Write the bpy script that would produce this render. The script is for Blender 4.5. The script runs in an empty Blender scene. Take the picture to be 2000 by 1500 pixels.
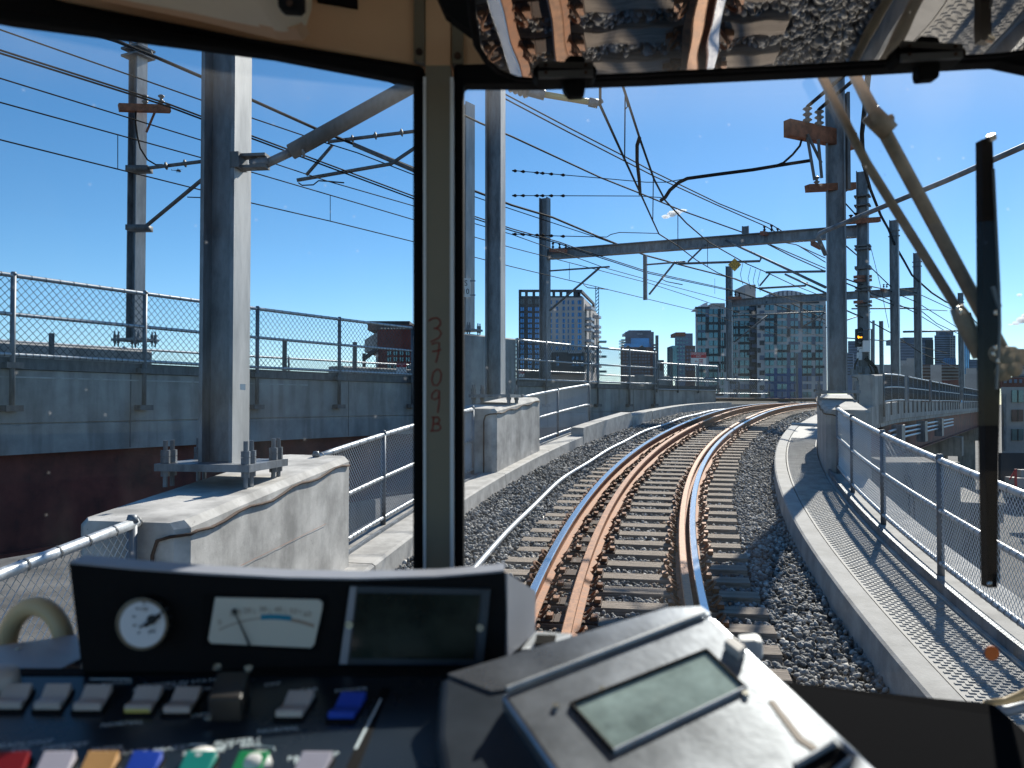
import bpy, math, random
from mathutils import Vector, Matrix, noise
import numpy as np
random.seed(7)
R_ = math.radians
SC = bpy.context.scene
COL = SC.collection

# ------------------------------------------------------------------ camera
F = 1600.0                       # focal length in pixels of the 2000 px frame
TH = math.atan(37 / F)
EYE = Vector((0, 0, 2.1))
cam_d = bpy.data.cameras.new("camera"); cam = bpy.data.objects.new("camera", cam_d); COL.objects.link(cam)
cam.location = EYE; cam.rotation_euler = (math.pi / 2 + TH, 0, 0)
cam_d.sensor_width = 36; cam_d.lens = 36 * F / 2000
cam_d.clip_start = 0.02; cam_d.clip_end = 6000
cam_d.dof.use_dof = True; cam_d.dof.focus_distance = 13; cam_d.dof.aperture_fstop = 8.5
SC.camera = cam
# ------------------------------------------------------------------ sky, sun, exposure
SUN_AZ, SUN_EL = R_(28), R_(36)
w = bpy.data.worlds.new("World"); SC.world = w; w.use_nodes = True
nt = w.node_tree; bg = nt.nodes["Background"]
sky = nt.nodes.new("ShaderNodeTexSky"); sky.sky_type = 'NISHITA'; sky.sun_disc = False
sky.sun_elevation = SUN_EL; sky.sun_rotation = SUN_AZ; sky.air_density = 0.75; sky.dust_density = 0.1; sky.ozone_density = 3.0
hs_ = nt.nodes.new("ShaderNodeHueSaturation"); hs_.inputs["Saturation"].default_value = 1.2; hs_.inputs["Hue"].default_value = 0.493
nt.links.new(sky.outputs[0], hs_.inputs["Color"]); nt.links.new(hs_.outputs[0], bg.inputs[0]); bg.inputs[1].default_value = 0.09
sd = bpy.data.lights.new("sun", 'SUN'); sun = bpy.data.objects.new("sun", sd); COL.objects.link(sun)
sd.energy = 5.0; sd.angle = R_(0.5); sd.color = (1, 0.91, 0.79)
S = Vector((math.sin(SUN_AZ) * math.cos(SUN_EL), math.cos(SUN_AZ) * math.cos(SUN_EL), math.sin(SUN_EL)))
sun.rotation_euler = S.to_track_quat('Z', 'Y').to_euler(); sun.location = (20, 30, 40)
SC.view_settings.view_transform = 'Standard'; SC.view_settings.look = 'None'
SC.view_settings.exposure = 0.62
SC.render.engine = 'CYCLES'; SC.cycles.transparent_max_bounces = 16; SC.cycles.max_bounces = 8
SC.cycles.caustics_reflective = False; SC.cycles.use_denoising = True

def ray(px, py):
    v = (px - 1000) / F; u = (750 - py) / F
    return Vector((v, math.cos(TH) - u * math.sin(TH), math.sin(TH) + u * math.cos(TH)))
def P(px, py, d):
    """point of the place seen at (px, py) of the 2000x1500 photo, d metres ahead"""
    r = ray(px, py)
    return EYE + r * (d / r.y)

# ------------------------------------------------------------------ materials
def nodes(m): return m.node_tree.nodes, m.node_tree.links
def mat(name, col, rough=0.6, metal=0.0, var=0.0, scale=8.0, bump=0.0, bscale=60.0, col2=None, streak=0.0, spec=0.5, coat=0.0, pits=0.0, stretch=None):
    m = bpy.data.materials.new(name); m.use_nodes = True
    N, L = nodes(m); b = N["Principled BSDF"]
    b.inputs["Roughness"].default_value = rough; b.inputs["Metallic"].default_value = metal
    b.inputs["Specular IOR Level"].default_value = spec; b.inputs["Coat Weight"].default_value = coat
    c = (*col, 1)
    b.inputs["Base Color"].default_value = c
    tc = N.new("ShaderNodeTexCoord"); src = tc.outputs["Object"]
    if stretch:
        mp = N.new("ShaderNodeMapping"); mp.inputs["Scale"].default_value = stretch; L.new(src, mp.inputs[0]); src = mp.outputs[0]
    if var > 0 or col2:
        n = N.new("ShaderNodeTexNoise"); n.inputs["Scale"].default_value = scale; n.inputs["Detail"].default_value = 8; n.inputs["Roughness"].default_value = 0.65
        L.new(src, n.inputs["Vector"])
        r = N.new("ShaderNodeValToRGB")
        lo = col2 if col2 else tuple(x * (1 - var) for x in col); hi = col if col2 else tuple(min(1, x * (1 + var)) for x in col)
        r.color_ramp.elements[0].position = 0.38; r.color_ramp.elements[0].color = (*lo, 1)
        r.color_ramp.elements[1].position = 0.62; r.color_ramp.elements[1].color = (*hi, 1)
        L.new(n.outputs[0], r.inputs[0]); out = r.outputs[0]
        if streak > 0:
            mp = N.new("ShaderNodeMapping"); mp.inputs["Scale"].default_value = (2.6, 2.6, 0.35); L.new(tc.outputs["Object"], mp.inputs[0])
            n2 = N.new("ShaderNodeTexNoise"); n2.inputs["Scale"].default_value = 1.6; n2.inputs["Detail"].default_value = 6; L.new(mp.outputs[0], n2.inputs["Vector"])
            r2 = N.new("ShaderNodeValToRGB"); r2.color_ramp.elements[0].position = 0.36; r2.color_ramp.elements[1].position = 0.56
            v = 1 - streak; r2.color_ramp.elements[0].color = (v, v, v, 1); r2.color_ramp.elements[1].color = (1, 1, 1, 1)
            L.new(n2.outputs[0], r2.inputs[0])
            mx = N.new("ShaderNodeMix"); mx.data_type = 'RGBA'; mx.blend_type = 'MULTIPLY'; mx.inputs[0].default_value = 1
            L.new(out, mx.inputs[6]); L.new(r2.outputs[0], mx.inputs[7]); out = mx.outputs[2]
        if pits > 0:
            vo = N.new("ShaderNodeTexVoronoi"); vo.inputs["Scale"].default_value = 26; L.new(src, vo.inputs["Vector"])
            n3 = N.new("ShaderNodeTexNoise"); n3.inputs["Scale"].default_value = 3; L.new(src, n3.inputs["Vector"])
            ad = N.new("ShaderNodeMath"); ad.operation = 'MULTIPLY_ADD'; ad.inputs[1].default_value = 0.5; L.new(n3.outputs[0], ad.inputs[0]); L.new(vo.outputs["Distance"], ad.inputs[2])
            r3 = N.new("ShaderNodeValToRGB"); r3.color_ramp.elements[0].position = 0.27; r3.color_ramp.elements[1].position = 0.33
            v = 1 - pits; r3.color_ramp.elements[0].color = (v, v, v, 1); r3.color_ramp.elements[1].color = (1, 1, 1, 1)
            L.new(ad.outputs[0], r3.inputs[0])
            mx = N.new("ShaderNodeMix"); mx.data_type = 'RGBA'; mx.blend_type = 'MULTIPLY'; mx.inputs[0].default_value = 1
            L.new(out, mx.inputs[6]); L.new(r3.outputs[0], mx.inputs[7]); out = mx.outputs[2]
        L.new(out, b.inputs["Base Color"])
        rr = N.new("ShaderNodeMapRange"); rr.inputs[3].default_value = max(0, rough - 0.1); rr.inputs[4].default_value = min(1, rough + 0.1)
        L.new(n.outputs[0], rr.inputs[0]); L.new(rr.outputs[0], b.inputs["Roughness"])
    if bump > 0:
        n = N.new("ShaderNodeTexNoise"); n.inputs["Scale"].default_value = bscale; n.inputs["Detail"].default_value = 6; L.new(src, n.inputs["Vector"])
        bp = N.new("ShaderNodeBump"); bp.inputs["Strength"].default_value = bump; bp.inputs["Distance"].default_value = 0.01
        L.new(n.outputs[0], bp.inputs["Height"]); L.new(bp.outputs[0], b.inputs["Normal"])
    return m
def emis(name, col, s):
    m = bpy.data.materials.new(name); m.use_nodes = True; N, L = nodes(m); b = N["Principled BSDF"]
    b.inputs["Base Color"].default_value = (*col, 1); b.inputs["Emission Color"].default_value = (*col, 1); b.inputs["Emission Strength"].default_value = s
    return m

M = {}
M['concrete'] = mat("weathered_concrete", (0.49, 0.465, 0.435), 0.85, 0, 0.26, 2.4, 0.15, 60, streak=0.25, pits=0.45)
M['concrete_grey'] = mat("grey_concrete", (0.37, 0.355, 0.335), 0.85, 0, 0.2, 1.1, 0.3, 40, streak=0.3, pits=0.3)
M['concrete_pale'] = mat("pale_concrete", (0.43, 0.41, 0.385), 0.85, 0, 0.22, 4, 0.25, 60)
M['kerb'] = mat("grey_kerb_concrete", (0.37, 0.355, 0.335), 0.85, 0, 0.2, 3, 0.25, 60, pits=0.3)
M['concrete_brown'] = mat("brown_concrete", (0.30, 0.27, 0.23), 0.9, 0, 0.2, 0.8, 0.2, 20, streak=0.4)
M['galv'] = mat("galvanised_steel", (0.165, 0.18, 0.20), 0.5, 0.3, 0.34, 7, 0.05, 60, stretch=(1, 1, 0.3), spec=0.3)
M['sunlit_pale'] = mat("sunlit_pale_steel", (0.43, 0.425, 0.415), 0.5, 0.1, 0.2, 5, 0.05, 60, stretch=(1, 1, 0.25))  # paler than the shaft: sunlight on the flanges put into the colour
M['galv_bright'] = mat("bright_galvanised_pipe", (0.46, 0.48, 0.50), 0.42, 0.45, 0.15, 30)
M['galv_dark'] = mat("dull_galvanised_steel", (0.11, 0.117, 0.125), 0.6, 0.1, 0.3, 9, 0.05, 60, stretch=(1, 1, 0.3))
M['wire'] = mat("dark_wire", (0.012, 0.012, 0.013), 0.85, 0.0, spec=0.08)
M['mesh_wire'] = mat("galvanised_mesh_wire", (0.58, 0.60, 0.61), 0.4, 0.3)
M['mesh_dull'] = mat("dark_mesh_wire", (0.05, 0.06, 0.07), 0.6, 0.1)  # near-black net tone of the flyover and straight viaduct fences
M['rust'] = mat("rusty_rail_side", (0.31, 0.125, 0.05), 0.75, 0.05, 0.3, 16, 0.2, 120)
M['rust_dark'] = mat("dark_rusty_steel", (0.06, 0.03, 0.018), 0.8, 0.1, 0.5, 30, 0.25, 120)
M['rust_clip'] = mat("rusty_spring_steel", (0.20, 0.085, 0.035), 0.55, 0.3, 0.45, 40, 0.2, 140)
M['foot_sunlit'] = mat("sunlit_rail_foot", (0.50, 0.38, 0.30), 0.8, 0, 0.15, 20)  # pale tone paints sunlight onto the guard rail's foot
M['rail_top'] = mat("polished_rail_head", (0.72, 0.72, 0.73), 0.22, 1.0, 0.06, 60)
M['rail_worn'] = mat("brown_rail_head", (0.34, 0.155, 0.066), 0.5, 0.2, 0.25, 18, 0.1, 100)
M['wood'] = mat("weathered_timber", (0.40, 0.33, 0.27), 0.9, 0, 0.0, 4, 0.6, 50, col2=(0.19, 0.152, 0.12), stretch=(1.2, 14, 14))
M['maroon'] = mat("maroon_painted_steel", (0.14, 0.034, 0.025), 0.7, 0, 0.5, 1.2)
M['crossarm'] = mat("rusty_crossarm", (0.28, 0.105, 0.055), 0.8, 0.1, 0.35, 7, 0.2, 60)
M['porcelain'] = mat("brown_grey_insulator", (0.20, 0.175, 0.16), 0.35, 0, 0.2, 20)
M['yellow_rod'] = mat("yellow_insulator_rod", (0.55, 0.40, 0.13), 0.5)
M['gravel_lot'] = mat("gravel_ground", (0.095, 0.09, 0.085), 0.95, 0, 0.45, 0.5, 0.6, 8)
M['bed'] = mat("ballast_bed", (0.035, 0.034, 0.033), 0.95, 0, 0.5, 22, 0.8, 30)
M['tactile'] = mat("grey_walkway_plate", (0.33, 0.315, 0.295), 0.75, 0.0, 0.2, 5, 0.15, 80)
M['black'] = mat("black_plastic", (0.009, 0.009, 0.010), 0.75, 0, 0.2, 6, 0.1, 300, spec=0.12)
M['rubber'] = mat("black_rubber", (0.006, 0.006, 0.007), 0.8, spec=0.12)
M['lining'] = mat("pale_cab_lining", (0.42, 0.38, 0.32), 0.8, spec=0.1)  # kept pale so the unseen cab walls bounce light forward
M['cowl'] = mat("matt_black_cowl", (0.005, 0.005, 0.006), 1.0, spec=0.02)
M['beige'] = mat("beige_panel", (0.78, 0.50, 0.30), 0.6, 0, 0.06, 3, 0.05, 400)
M['beige_pale'] = mat("cream_plastic", (0.88, 0.79, 0.62), 0.45, 0, 0.05, 4)
M['tube_beige'] = mat("tan_plastic_tube", (0.62, 0.47, 0.26), 0.5, 0, 0.06, 5)
M['alu'] = mat("aluminium_trim", (0.66, 0.70, 0.74), 0.5, 0.1)
M['olive'] = mat("olive_grey_pillar_paint", (0.20, 0.175, 0.125), 0.55, 0, 0.06, 6)
M['console'] = mat("dark_blue_console_plate", (0.012, 0.020, 0.030), 0.28, 0, 0.1, 5)
M['grey_panel'] = mat("grey_plastic_panel", (0.30, 0.31, 0.35), 0.45, 0, 0.08, 6)
M['silver'] = mat("brushed_silver_case", (0.41, 0.44, 0.48), 0.30, 0.8, 0.32, 6, 0.02, 200)
M['silver_dark'] = mat("worn_dark_case_side", (0.05, 0.065, 0.085), 0.35, 0.3, 0.2, 9)
M['dial'] = mat("cream_dial_face", (0.62, 0.60, 0.53), 0.6)
M['dial_white'] = mat("white_dial_face", (0.72, 0.74, 0.78), 0.5)
M['white'] = mat("white_paint", (0.78, 0.78, 0.76), 0.5)
M['print'] = mat("white_panel_print", (0.75, 0.88, 0.92), 0.6)
M['ink'] = mat("black_print", (0.015, 0.015, 0.015), 0.6)
M['redmark'] = mat("red_marker", (0.22, 0.022, 0.012), 0.6)
M['red'] = mat("red_sign_paint", (0.50, 0.03, 0.035), 0.5)
M['yellow'] = mat("yellow_sign_paint", (0.75, 0.42, 0.02), 0.5)
M['teal_bar'] = mat("teal_scale_band", (0.01, 0.22, 0.34), 0.6)
M['tan_bar'] = mat("tan_scale_band", (0.36, 0.28, 0.22), 0.6)
M['lcd'] = mat("green_grey_display_glass", (0.40, 0.50, 0.47), 0.06, 0, 0.45, 11, spec=0.9, coat=0.6)
M['screen'] = mat("dark_display_glass", (0.018, 0.024, 0.018), 0.15, 0, 0.4, 25)
M['wiper'] = mat("tan_grey_wiper_steel", (0.22, 0.18, 0.13), 0.5, 0.3, 0.25, 30)
M['brass'] = mat("bright_screw", (0.7, 0.68, 0.6), 0.25, 0.9)
def sw(n, c): return mat(n, c, 0.42, 0, 0.05, 20)
M['sw_white'] = sw("ivory_switch", (0.52, 0.48, 0.45)); M['sw_blue'] = sw("blue_switch", (0.015, 0.075, 0.52))
M['sw_red'] = sw("red_switch", (0.25, 0.008, 0.015)); M['sw_tan'] = sw("orange_switch", (0.62, 0.34, 0.13))
M['sw_teal'] = sw("teal_switch", (0.01, 0.32, 0.27)); M['sw_green'] = sw("green_switch", (0.01, 0.33, 0.11)); M['sw_black'] = sw("black_switch_guard", (0.03, 0.026, 0.023))
M['sw_lilac'] = sw("pale_lilac_switch", (0.55, 0.52, 0.60)); M['sw_yellow'] = sw("yellow_tape", (0.6, 0.55, 0.15))
# chipped stone: every stone its own shade
m = bpy.data.materials.new("crushed_stone"); m.use_nodes = True; N, L = nodes(m); b = N["Principled BSDF"]; b.inputs["Roughness"].default_value = 0.85
g = N.new("ShaderNodeNewGeometry"); r = N.new("ShaderNodeValToRGB"); e = r.color_ramp.elements
e[0].position = 0; e[0].color = (0.07, 0.07, 0.07, 1); e[1].position = 1; e[1].color = (0.62, 0.59, 0.55, 1)
for p_, c_ in ((0.3, (0.16, 0.158, 0.155, 1)), (0.65, (0.28, 0.272, 0.262, 1)), (0.88, (0.36, 0.345, 0.325, 1))):
    x = e.new(p_); x.color = c_
L.new(g.outputs["Random Per Island"], r.inputs[0]); L.new(r.outputs[0], b.inputs["Base Color"]); M['stone'] = m
M['stone_rust'] = mat("rust_stained_stone", (0.20, 0.125, 0.08), 0.9, 0, 0.45, 30)
# window glass of the cab: clear, faintly reflecting, with specks and streaks of dirt on it
def cab_glass():
    m = bpy.data.materials.new("dusty_windscreen_glass"); m.use_nodes = True; N, L = nodes(m)
    N.remove(N["Principled BSDF"]); o = N["Material Output"]
    tr = N.new("ShaderNodeBsdfTransparent"); tr.inputs[0].default_value = (0.94, 0.97, 0.985, 1)
    gl = N.new("ShaderNodeBsdfGlossy"); gl.inputs["Roughness"].default_value = 0.0
    fr = N.new("ShaderNodeFresnel"); fr.inputs[0].default_value = 1.19
    mx = N.new("ShaderNodeMixShader"); L.new(fr.outputs[0], mx.inputs[0]); L.new(tr.outputs[0], mx.inputs[1]); L.new(gl.outputs[0], mx.inputs[2])
    tc = N.new("ShaderNodeTexCoord")
    vo = N.new("ShaderNodeTexVoronoi"); vo.inputs["Scale"].default_value = 38; L.new(tc.outputs["Object"], vo.inputs["Vector"])
    rp = N.new("ShaderNodeValToRGB"); rp.color_ramp.elements[0].position = 0.03; rp.color_ramp.elements[1].position = 0.075
    rp.color_ramp.elements[0].color = (1, 1, 1, 1); rp.color_ramp.elements[1].color = (0, 0, 0, 1); L.new(vo.outputs["Distance"], rp.inputs[0])
    sep = N.new("ShaderNodeSeparateColor"); L.new(vo.outputs["Color"], sep.inputs[0])
    gt = N.new("ShaderNodeMath"); gt.operation = 'GREATER_THAN'; gt.inputs[1].default_value = 0.42; L.new(sep.outputs[0], gt.inputs[0])
    ml = N.new("ShaderNodeMath"); ml.operation = 'MULTIPLY'; L.new(rp.outputs[0], ml.inputs[0]); L.new(gt.outputs[0], ml.inputs[1])
    ml2 = N.new("ShaderNodeMath"); ml2.operation = 'MULTIPLY'; L.new(ml.outputs[0], ml2.inputs[0]); ml2.inputs[1].default_value = 0.17
    ns = N.new("ShaderNodeTexNoise"); ns.inputs["Scale"].default_value = 7; ns.inputs["Detail"].default_value = 7; mpg = N.new("ShaderNodeMapping"); mpg.inputs["Scale"].default_value = (1.6, 1, .45); mpg.inputs["Rotation"].default_value = (0, .5, 0); L.new(tc.outputs["Object"], mpg.inputs[0]); L.new(mpg.outputs[0], ns.inputs["Vector"])
    r2 = N.new("ShaderNodeMapRange"); r2.inputs[1].default_value = 0.5; r2.inputs[2].default_value = 0.75; r2.inputs[3].default_value = 0.0005; r2.inputs[4].default_value = 0.014; L.new(ns.outputs[0], r2.inputs[0])
    ad = N.new("ShaderNodeMath"); ad.operation = 'ADD'; ad.use_clamp = True; L.new(ml2.outputs[0], ad.inputs[0]); L.new(r2.outputs[0], ad.inputs[1])
    sx = N.new("ShaderNodeSeparateXYZ"); L.new(tc.outputs["Object"], sx.inputs[0])
    mz = N.new("ShaderNodeMapRange"); mz.inputs[1].default_value = 1.46; mz.inputs[2].default_value = 1.545; mz.inputs[3].default_value = 0.0; mz.inputs[4].default_value = 0.075; mz.interpolation_type = 'SMOOTHSTEP'; L.new(sx.outputs[2], mz.inputs[0])
    mzn = N.new("ShaderNodeMath"); mzn.operation = 'MULTIPLY'; L.new(mz.outputs[0], mzn.inputs[0]); L.new(ns.outputs[0], mzn.inputs[1])
    ad2 = N.new("ShaderNodeMath"); ad2.operation = 'ADD'; ad2.use_clamp = True; L.new(ad.outputs[0], ad2.inputs[0]); L.new(mzn.outputs[0], ad2.inputs[1]); ad = ad2
    tl = N.new("ShaderNodeBsdfTranslucent"); tl.inputs[0].default_value = (0.75, 0.75, 0.75, 1)
    mx2 = N.new("ShaderNodeMixShader"); L.new(ad.outputs[0], mx2.inputs[0]); L.new(mx.outputs[0], mx2.inputs[1]); L.new(tl.outputs[0], mx2.inputs[2])
    L.new(mx2.outputs[0], o.inputs[0]); return m
M['glass'] = cab_glass()
# smoked acrylic of the folded-up sun visor: wavy and mirror-like
m = bpy.data.materials.new("wavy_smoked_acrylic"); m.use_nodes = True; N, L = nodes(m); b = N["Principled BSDF"]
b.inputs["Base Color"].default_value = (0.46, 0.42, 0.38, 1); b.inputs["Metallic"].default_value = 1; b.inputs["Roughness"].default_value = 0.02
tc = N.new("ShaderNodeTexCoord"); mp = N.new("ShaderNodeMapping"); mp.inputs["Scale"].default_value = (8, 2, 1); L.new(tc.outputs["Object"], mp.inputs[0])
ns = N.new("ShaderNodeTexNoise"); ns.inputs["Scale"].default_value = 2.2; ns.inputs["Detail"].default_value = 1; L.new(mp.outputs[0], ns.inputs["Vector"])
bp = N.new("ShaderNodeBump"); bp.inputs["Strength"].default_value = 0.055; bp.inputs["Distance"].default_value = 0.006; L.new(ns.outputs[0], bp.inputs["Height"]); L.new(bp.outputs[0], b.inputs["Normal"])
M['visor'] = m
def bglass(name, col): return mat(name, col, 0.12, 0.35, 0.25, 0.25)
M['b_blue'] = bglass("blue_window_glass", (0.03, 0.155, 0.36)); M['b_teal'] = bglass("teal_window_glass", (0.075, 0.165, 0.20)); M['b_dark'] = mat("charcoal_cladding", (0.028, 0.031, 0.037), 0.7, 0, 0.15, 0.3)
M['b_grey'] = mat("warm_grey_cladding", (0.44, 0.395, 0.37), 0.8, 0, 0.08, 0.4); M['b_beige'] = mat("pale_taupe_panel", (0.46, 0.43, 0.425), 0.8, 0, 0.1, 0.5)
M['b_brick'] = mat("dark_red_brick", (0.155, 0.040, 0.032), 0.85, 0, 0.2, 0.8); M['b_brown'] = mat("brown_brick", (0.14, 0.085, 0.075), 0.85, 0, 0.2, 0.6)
M['b_slate'] = mat("slate_blue_facade", (0.075, 0.10, 0.155), 0.5, 0.1, 0.25, 0.2); M['b_haze'] = mat("blue_grey_facade", (0.15, 0.19, 0.27), 0.6, 0, 0.2, 0.15)
M['b_sky'] = bglass("sky_blue_glass", (0.16, 0.38, 0.66)); M['b_pale'] = mat("pale_stone_facade", (0.36, 0.335, 0.32), 0.8, 0, 0.2, 0.3); M['b_steel'] = mat("silver_roof_cladding", (0.36, 0.38, 0.42), 0.5, 0.4, 0.2, 0.5)
M['b_blue_panel'] = mat("blue_panel", (0.02, 0.07, 0.19), 0.6, 0, 0.15, 0.4)
M['grille'] = mat("charcoal_window", (0.05, 0.055, 0.065), 0.2)
M['cloud'] = mat("cloud_white", (0.9, 0.9, 0.9), 1.0)
M['lamp_on'] = emis("lit_amber_lens", (1.0, 0.33, 0.01), 2.2)

# ------------------------------------------------------------------ mesh builder
class MB:
    def __init__(s): s.v = []; s.f = []; s.m = []
    def add(s, vs, fs, mi=0):
        o = len(s.v); s.v += [tuple(p) for p in vs]; s.f += [tuple(i + o for i in q) for q in fs]; s.m += [mi] * len(fs); return s
    def hexa(s, p, mi=0):
        return s.add(p, [(0, 3, 2, 1), (4, 5, 6, 7), (0, 1, 5, 4), (1, 2, 6, 5), (2, 3, 7, 6), (3, 0, 4, 7)], mi)
    def box(s, c, d, rz=0.0, mi=0, mtx=None):
        c = Vector(c); R = mtx if mtx else Matrix.Rotation(rz, 3, 'Z')
        a, b_, h = d[0] / 2, d[1] / 2, d[2] / 2
        return s.hexa([c + R @ Vector(q) for q in ((-a, -b_, -h), (a, -b_, -h), (a, b_, -h), (-a, b_, -h), (-a, -b_, h), (a, -b_, h), (a, b_, h), (-a, b_, h))], mi)
    def slab(s, poly, t, mi=0, mback=None):
        """polygon (list of Vectors) given the thickness vector t"""
        n = len(poly); t = Vector(t); o = len(s.v)
        s.v += [tuple(p) for p in poly] + [tuple(Vector(p) + t) for p in poly]
        fs = [tuple(range(o, o + n)), tuple(range(o + 2 * n - 1, o + n - 1, -1))] + [(o + i, o + n + i, o + n + (i + 1) % n, o + (i + 1) % n) for i in range(n)]
        s.f += fs; s.m += [mi] + [mi if mback is None else mback] * (n + 1); return s
    def tube(s, pts, r, n=8, mi=0, cap=True):
        pts = [Vector(p) for p in pts]; k = len(pts); o = len(s.v); rr = r if isinstance(r, (list, tuple)) else [r] * k
        up = None
        for i, p in enumerate(pts):
            t = (pts[min(i + 1, k - 1)] - pts[max(i - 1, 0)]).normalized()
            if up is None: up = Vector((0, 0, 1)) if abs(t.z) < 0.9 else Vector((1, 0, 0))
            a = t.cross(up).normalized(); up = a.cross(t).normalized()
            for j in range(n):
                q = 2 * math.pi * j / n; s.v.append(tuple(p + (a * math.cos(q) + up * math.sin(q)) * rr[i]))
        for i in range(k - 1):
            for j in range(n):
                s.f.append((o + i * n + j, o + i * n + (j + 1) % n, o + (i + 1) * n + (j + 1) % n, o + (i + 1) * n + j)); s.m.append(mi)
        if cap:
            s.f.append(tuple(o + j for j in range(n - 1, -1, -1))); s.f.append(tuple(o + (k - 1) * n + j for j in range(n))); s.m += [mi, mi]
        return s
    def extr(s, prof, A, B, side, up, mi=0):
        """closed 2-D profile run from A to B"""
        A = Vector(A); B = Vector(B); side = Vector(side); up = Vector(up); n = len(prof); o = len(s.v)
        for q in (A, B): s.v += [tuple(q + side * a + up * b_) for a, b_ in prof]
        s.f += [(o + i, o + (i + 1) % n, o + n + (i + 1) % n, o + n + i) for i in range(n)] + [tuple(range(o + n - 1, o - 1, -1)), tuple(range(o + n, o + 2 * n))]
        s.m += [mi] * (n + 2); return s
    def sweep(s, prof, frames, mis=None, closed=True, cap=True):
        """profile (off, dz) swept along a list of functions frame(off, dz) -> point"""
        n = len(prof); o = len(s.v); k = len(frames)
        for fr in frames: s.v += [tuple(fr(a, b_)) for a, b_ in prof]
        for i in range(k - 1):
            for j in range(n if closed else n - 1):
                s.f.append((o + i * n + j, o + (i + 1) * n + j, o + (i + 1) * n + (j + 1) % n, o + i * n + (j + 1) % n)); s.m.append(mis[j] if mis else 0)
        if closed and cap:
            s.f += [tuple(range(o, o + n)), tuple(range(o + k * n - 1, o + (k - 1) * n - 1, -1))]; s.m += [0, 0]
        return s
    def text(s, txt, O, ux, uy, mi=0, align='CENTER'):
        cu = bpy.data.curves.new("t", 'FONT'); cu.body = txt; cu.size = 1; cu.align_x = align; cu.align_y = 'CENTER'; cu.resolution_u = 2
        ob = bpy.data.objects.new("t", cu); me = bpy.data.meshes.new_from_object(ob)
        O = Vector(O); ux = Vector(ux); uy = Vector(uy)
        s.add([O + ux * v.co.x + uy * v.co.y for v in me.vertices], [tuple(p.vertices) for p in me.polygons], mi)
        bpy.data.objects.remove(ob); bpy.data.curves.remove(cu); bpy.data.meshes.remove(me); return s
    def mesh(s, name, mats, off=Vector((0, 0, 0)), smooth=False):
        me = bpy.data.meshes.new(name); me.from_pydata([(x - off.x, y - off.y, z - off.z) for x, y, z in s.v], [], s.f)
        for m_ in (mats if isinstance(mats, (list, tuple)) else [mats]): me.materials.append(m_)
        me.polygons.foreach_set("material_index", s.m)
        if smooth: me.polygons.foreach_set("use_smooth", [True] * len(s.f))
        me.update(); return me
def root_of(o):
    while o.parent: o = o.parent
    return o
def part(name, mb, mats, parent, smooth=False, label=None, kind=None):
    rt = root_of(parent)
    o = bpy.data.objects.new(name, mb.mesh(name, mats, rt.location, smooth)); COL.objects.link(o); o.parent = parent
    if label: o['label'] = label
    if kind: o['kind'] = kind
    return o
def thing(name, label, cat, loc=(0, 0, 0), group=None):
    o = bpy.data.objects.new(name, None); COL.objects.link(o); o.location = loc; o.empty_display_size = 0.2
    o['label'] = label; o['category'] = cat
    if group: o['group'] = group
    return o
def solo(name, mb, mats, label=None, cat=None, group=None, kind=None, smooth=False, loc=None):
    loc = Vector(loc) if loc else Vector((0, 0, 0))
    o = bpy.data.objects.new(name, mb.mesh(name, mats, loc, smooth)); o.location = loc; COL.objects.link(o)
    if label: o['label'] = label
    if cat: o['category'] = cat
    if group: o['group'] = group
    if kind: o['kind'] = kind
    return o
HPROF = lambda w_, d_, tf, tw: [(-d_/2, -w_/2), (-d_/2 + tf, -w_/2), (-d_/2 + tf, -tw/2), (d_/2 - tf, -tw/2), (d_/2 - tf, -w_/2), (d_/2, -w_/2), (d_/2, w_/2), (d_/2 - tf, w_/2), (d_/2 - tf, tw/2), (-d_/2 + tf, tw/2), (-d_/2 + tf, w_/2), (-d_/2, w_/2)]
def hsec(mb, x, y, z0, z1, w_=0.36, d_=0.36, rz=0.0, tf=0.03, tw=0.03, mi=0):
    a = Vector((math.cos(rz), math.sin(rz), 0)); b_ = Vector((-math.sin(rz), math.cos(rz), 0))
    mb.extr(HPROF(w_, d_, tf, tw), (x, y, z0), (x, y, z1), a, b_, mi); return mb

# ------------------------------------------------------------------ alignments
CX, CY, RC, PHE = 57.5, -2.5, 57.4, R_(33)
def zt(y):
    if y < 24: return 0.0751 * y
    if y < 32: t = y - 24; return 0.0751 * 24 + 0.0751 * (t - t * t / 16)
    return 0.0751 * 28
SE = PHE * RC
def trk(off, s):
    if s <= SE: p = s / RC; r = RC + off; return CX - r * math.cos(p), CY + r * math.sin(p), p
    r = RC + off; t = s - SE
    return CX - r * math.cos(PHE) + t * math.sin(PHE), CY + r * math.sin(PHE) + t * math.cos(PHE), PHE
def tf(s): # frame on our track
    def f(off, dz):
        x, y, h = trk(off, s); return (x, y, zt(y) + dz)
    return f
def s_at(off, y):
    lo, hi = -10.0, 120.0
    for _ in range(50):
        mi = (lo + hi) / 2
        if trk(off, mi)[1] < y: lo = mi
        else: hi = mi
    return lo
def srange(a, b_, step): n = max(1, int(math.ceil((b_ - a) / step))); return [a + (b_ - a) * i / n for i in range(n + 1)]
# left-hand flyover: right-hand wall line, level
LX, LY, LH, LR = -2.6, 20.8, R_(33.3), 80.0
LCx, LCy = LX + LR * math.cos(LH), LY - LR * math.sin(LH)
def lv(off, t):
    h = LH + t / LR; return LCx - (LR + off) * math.cos(h), LCy + (LR + off) * math.sin(h), h
def lf(t):
    def f(off, z): x, y, h = lv(off, t); return (x, y, z)
    return f

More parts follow.
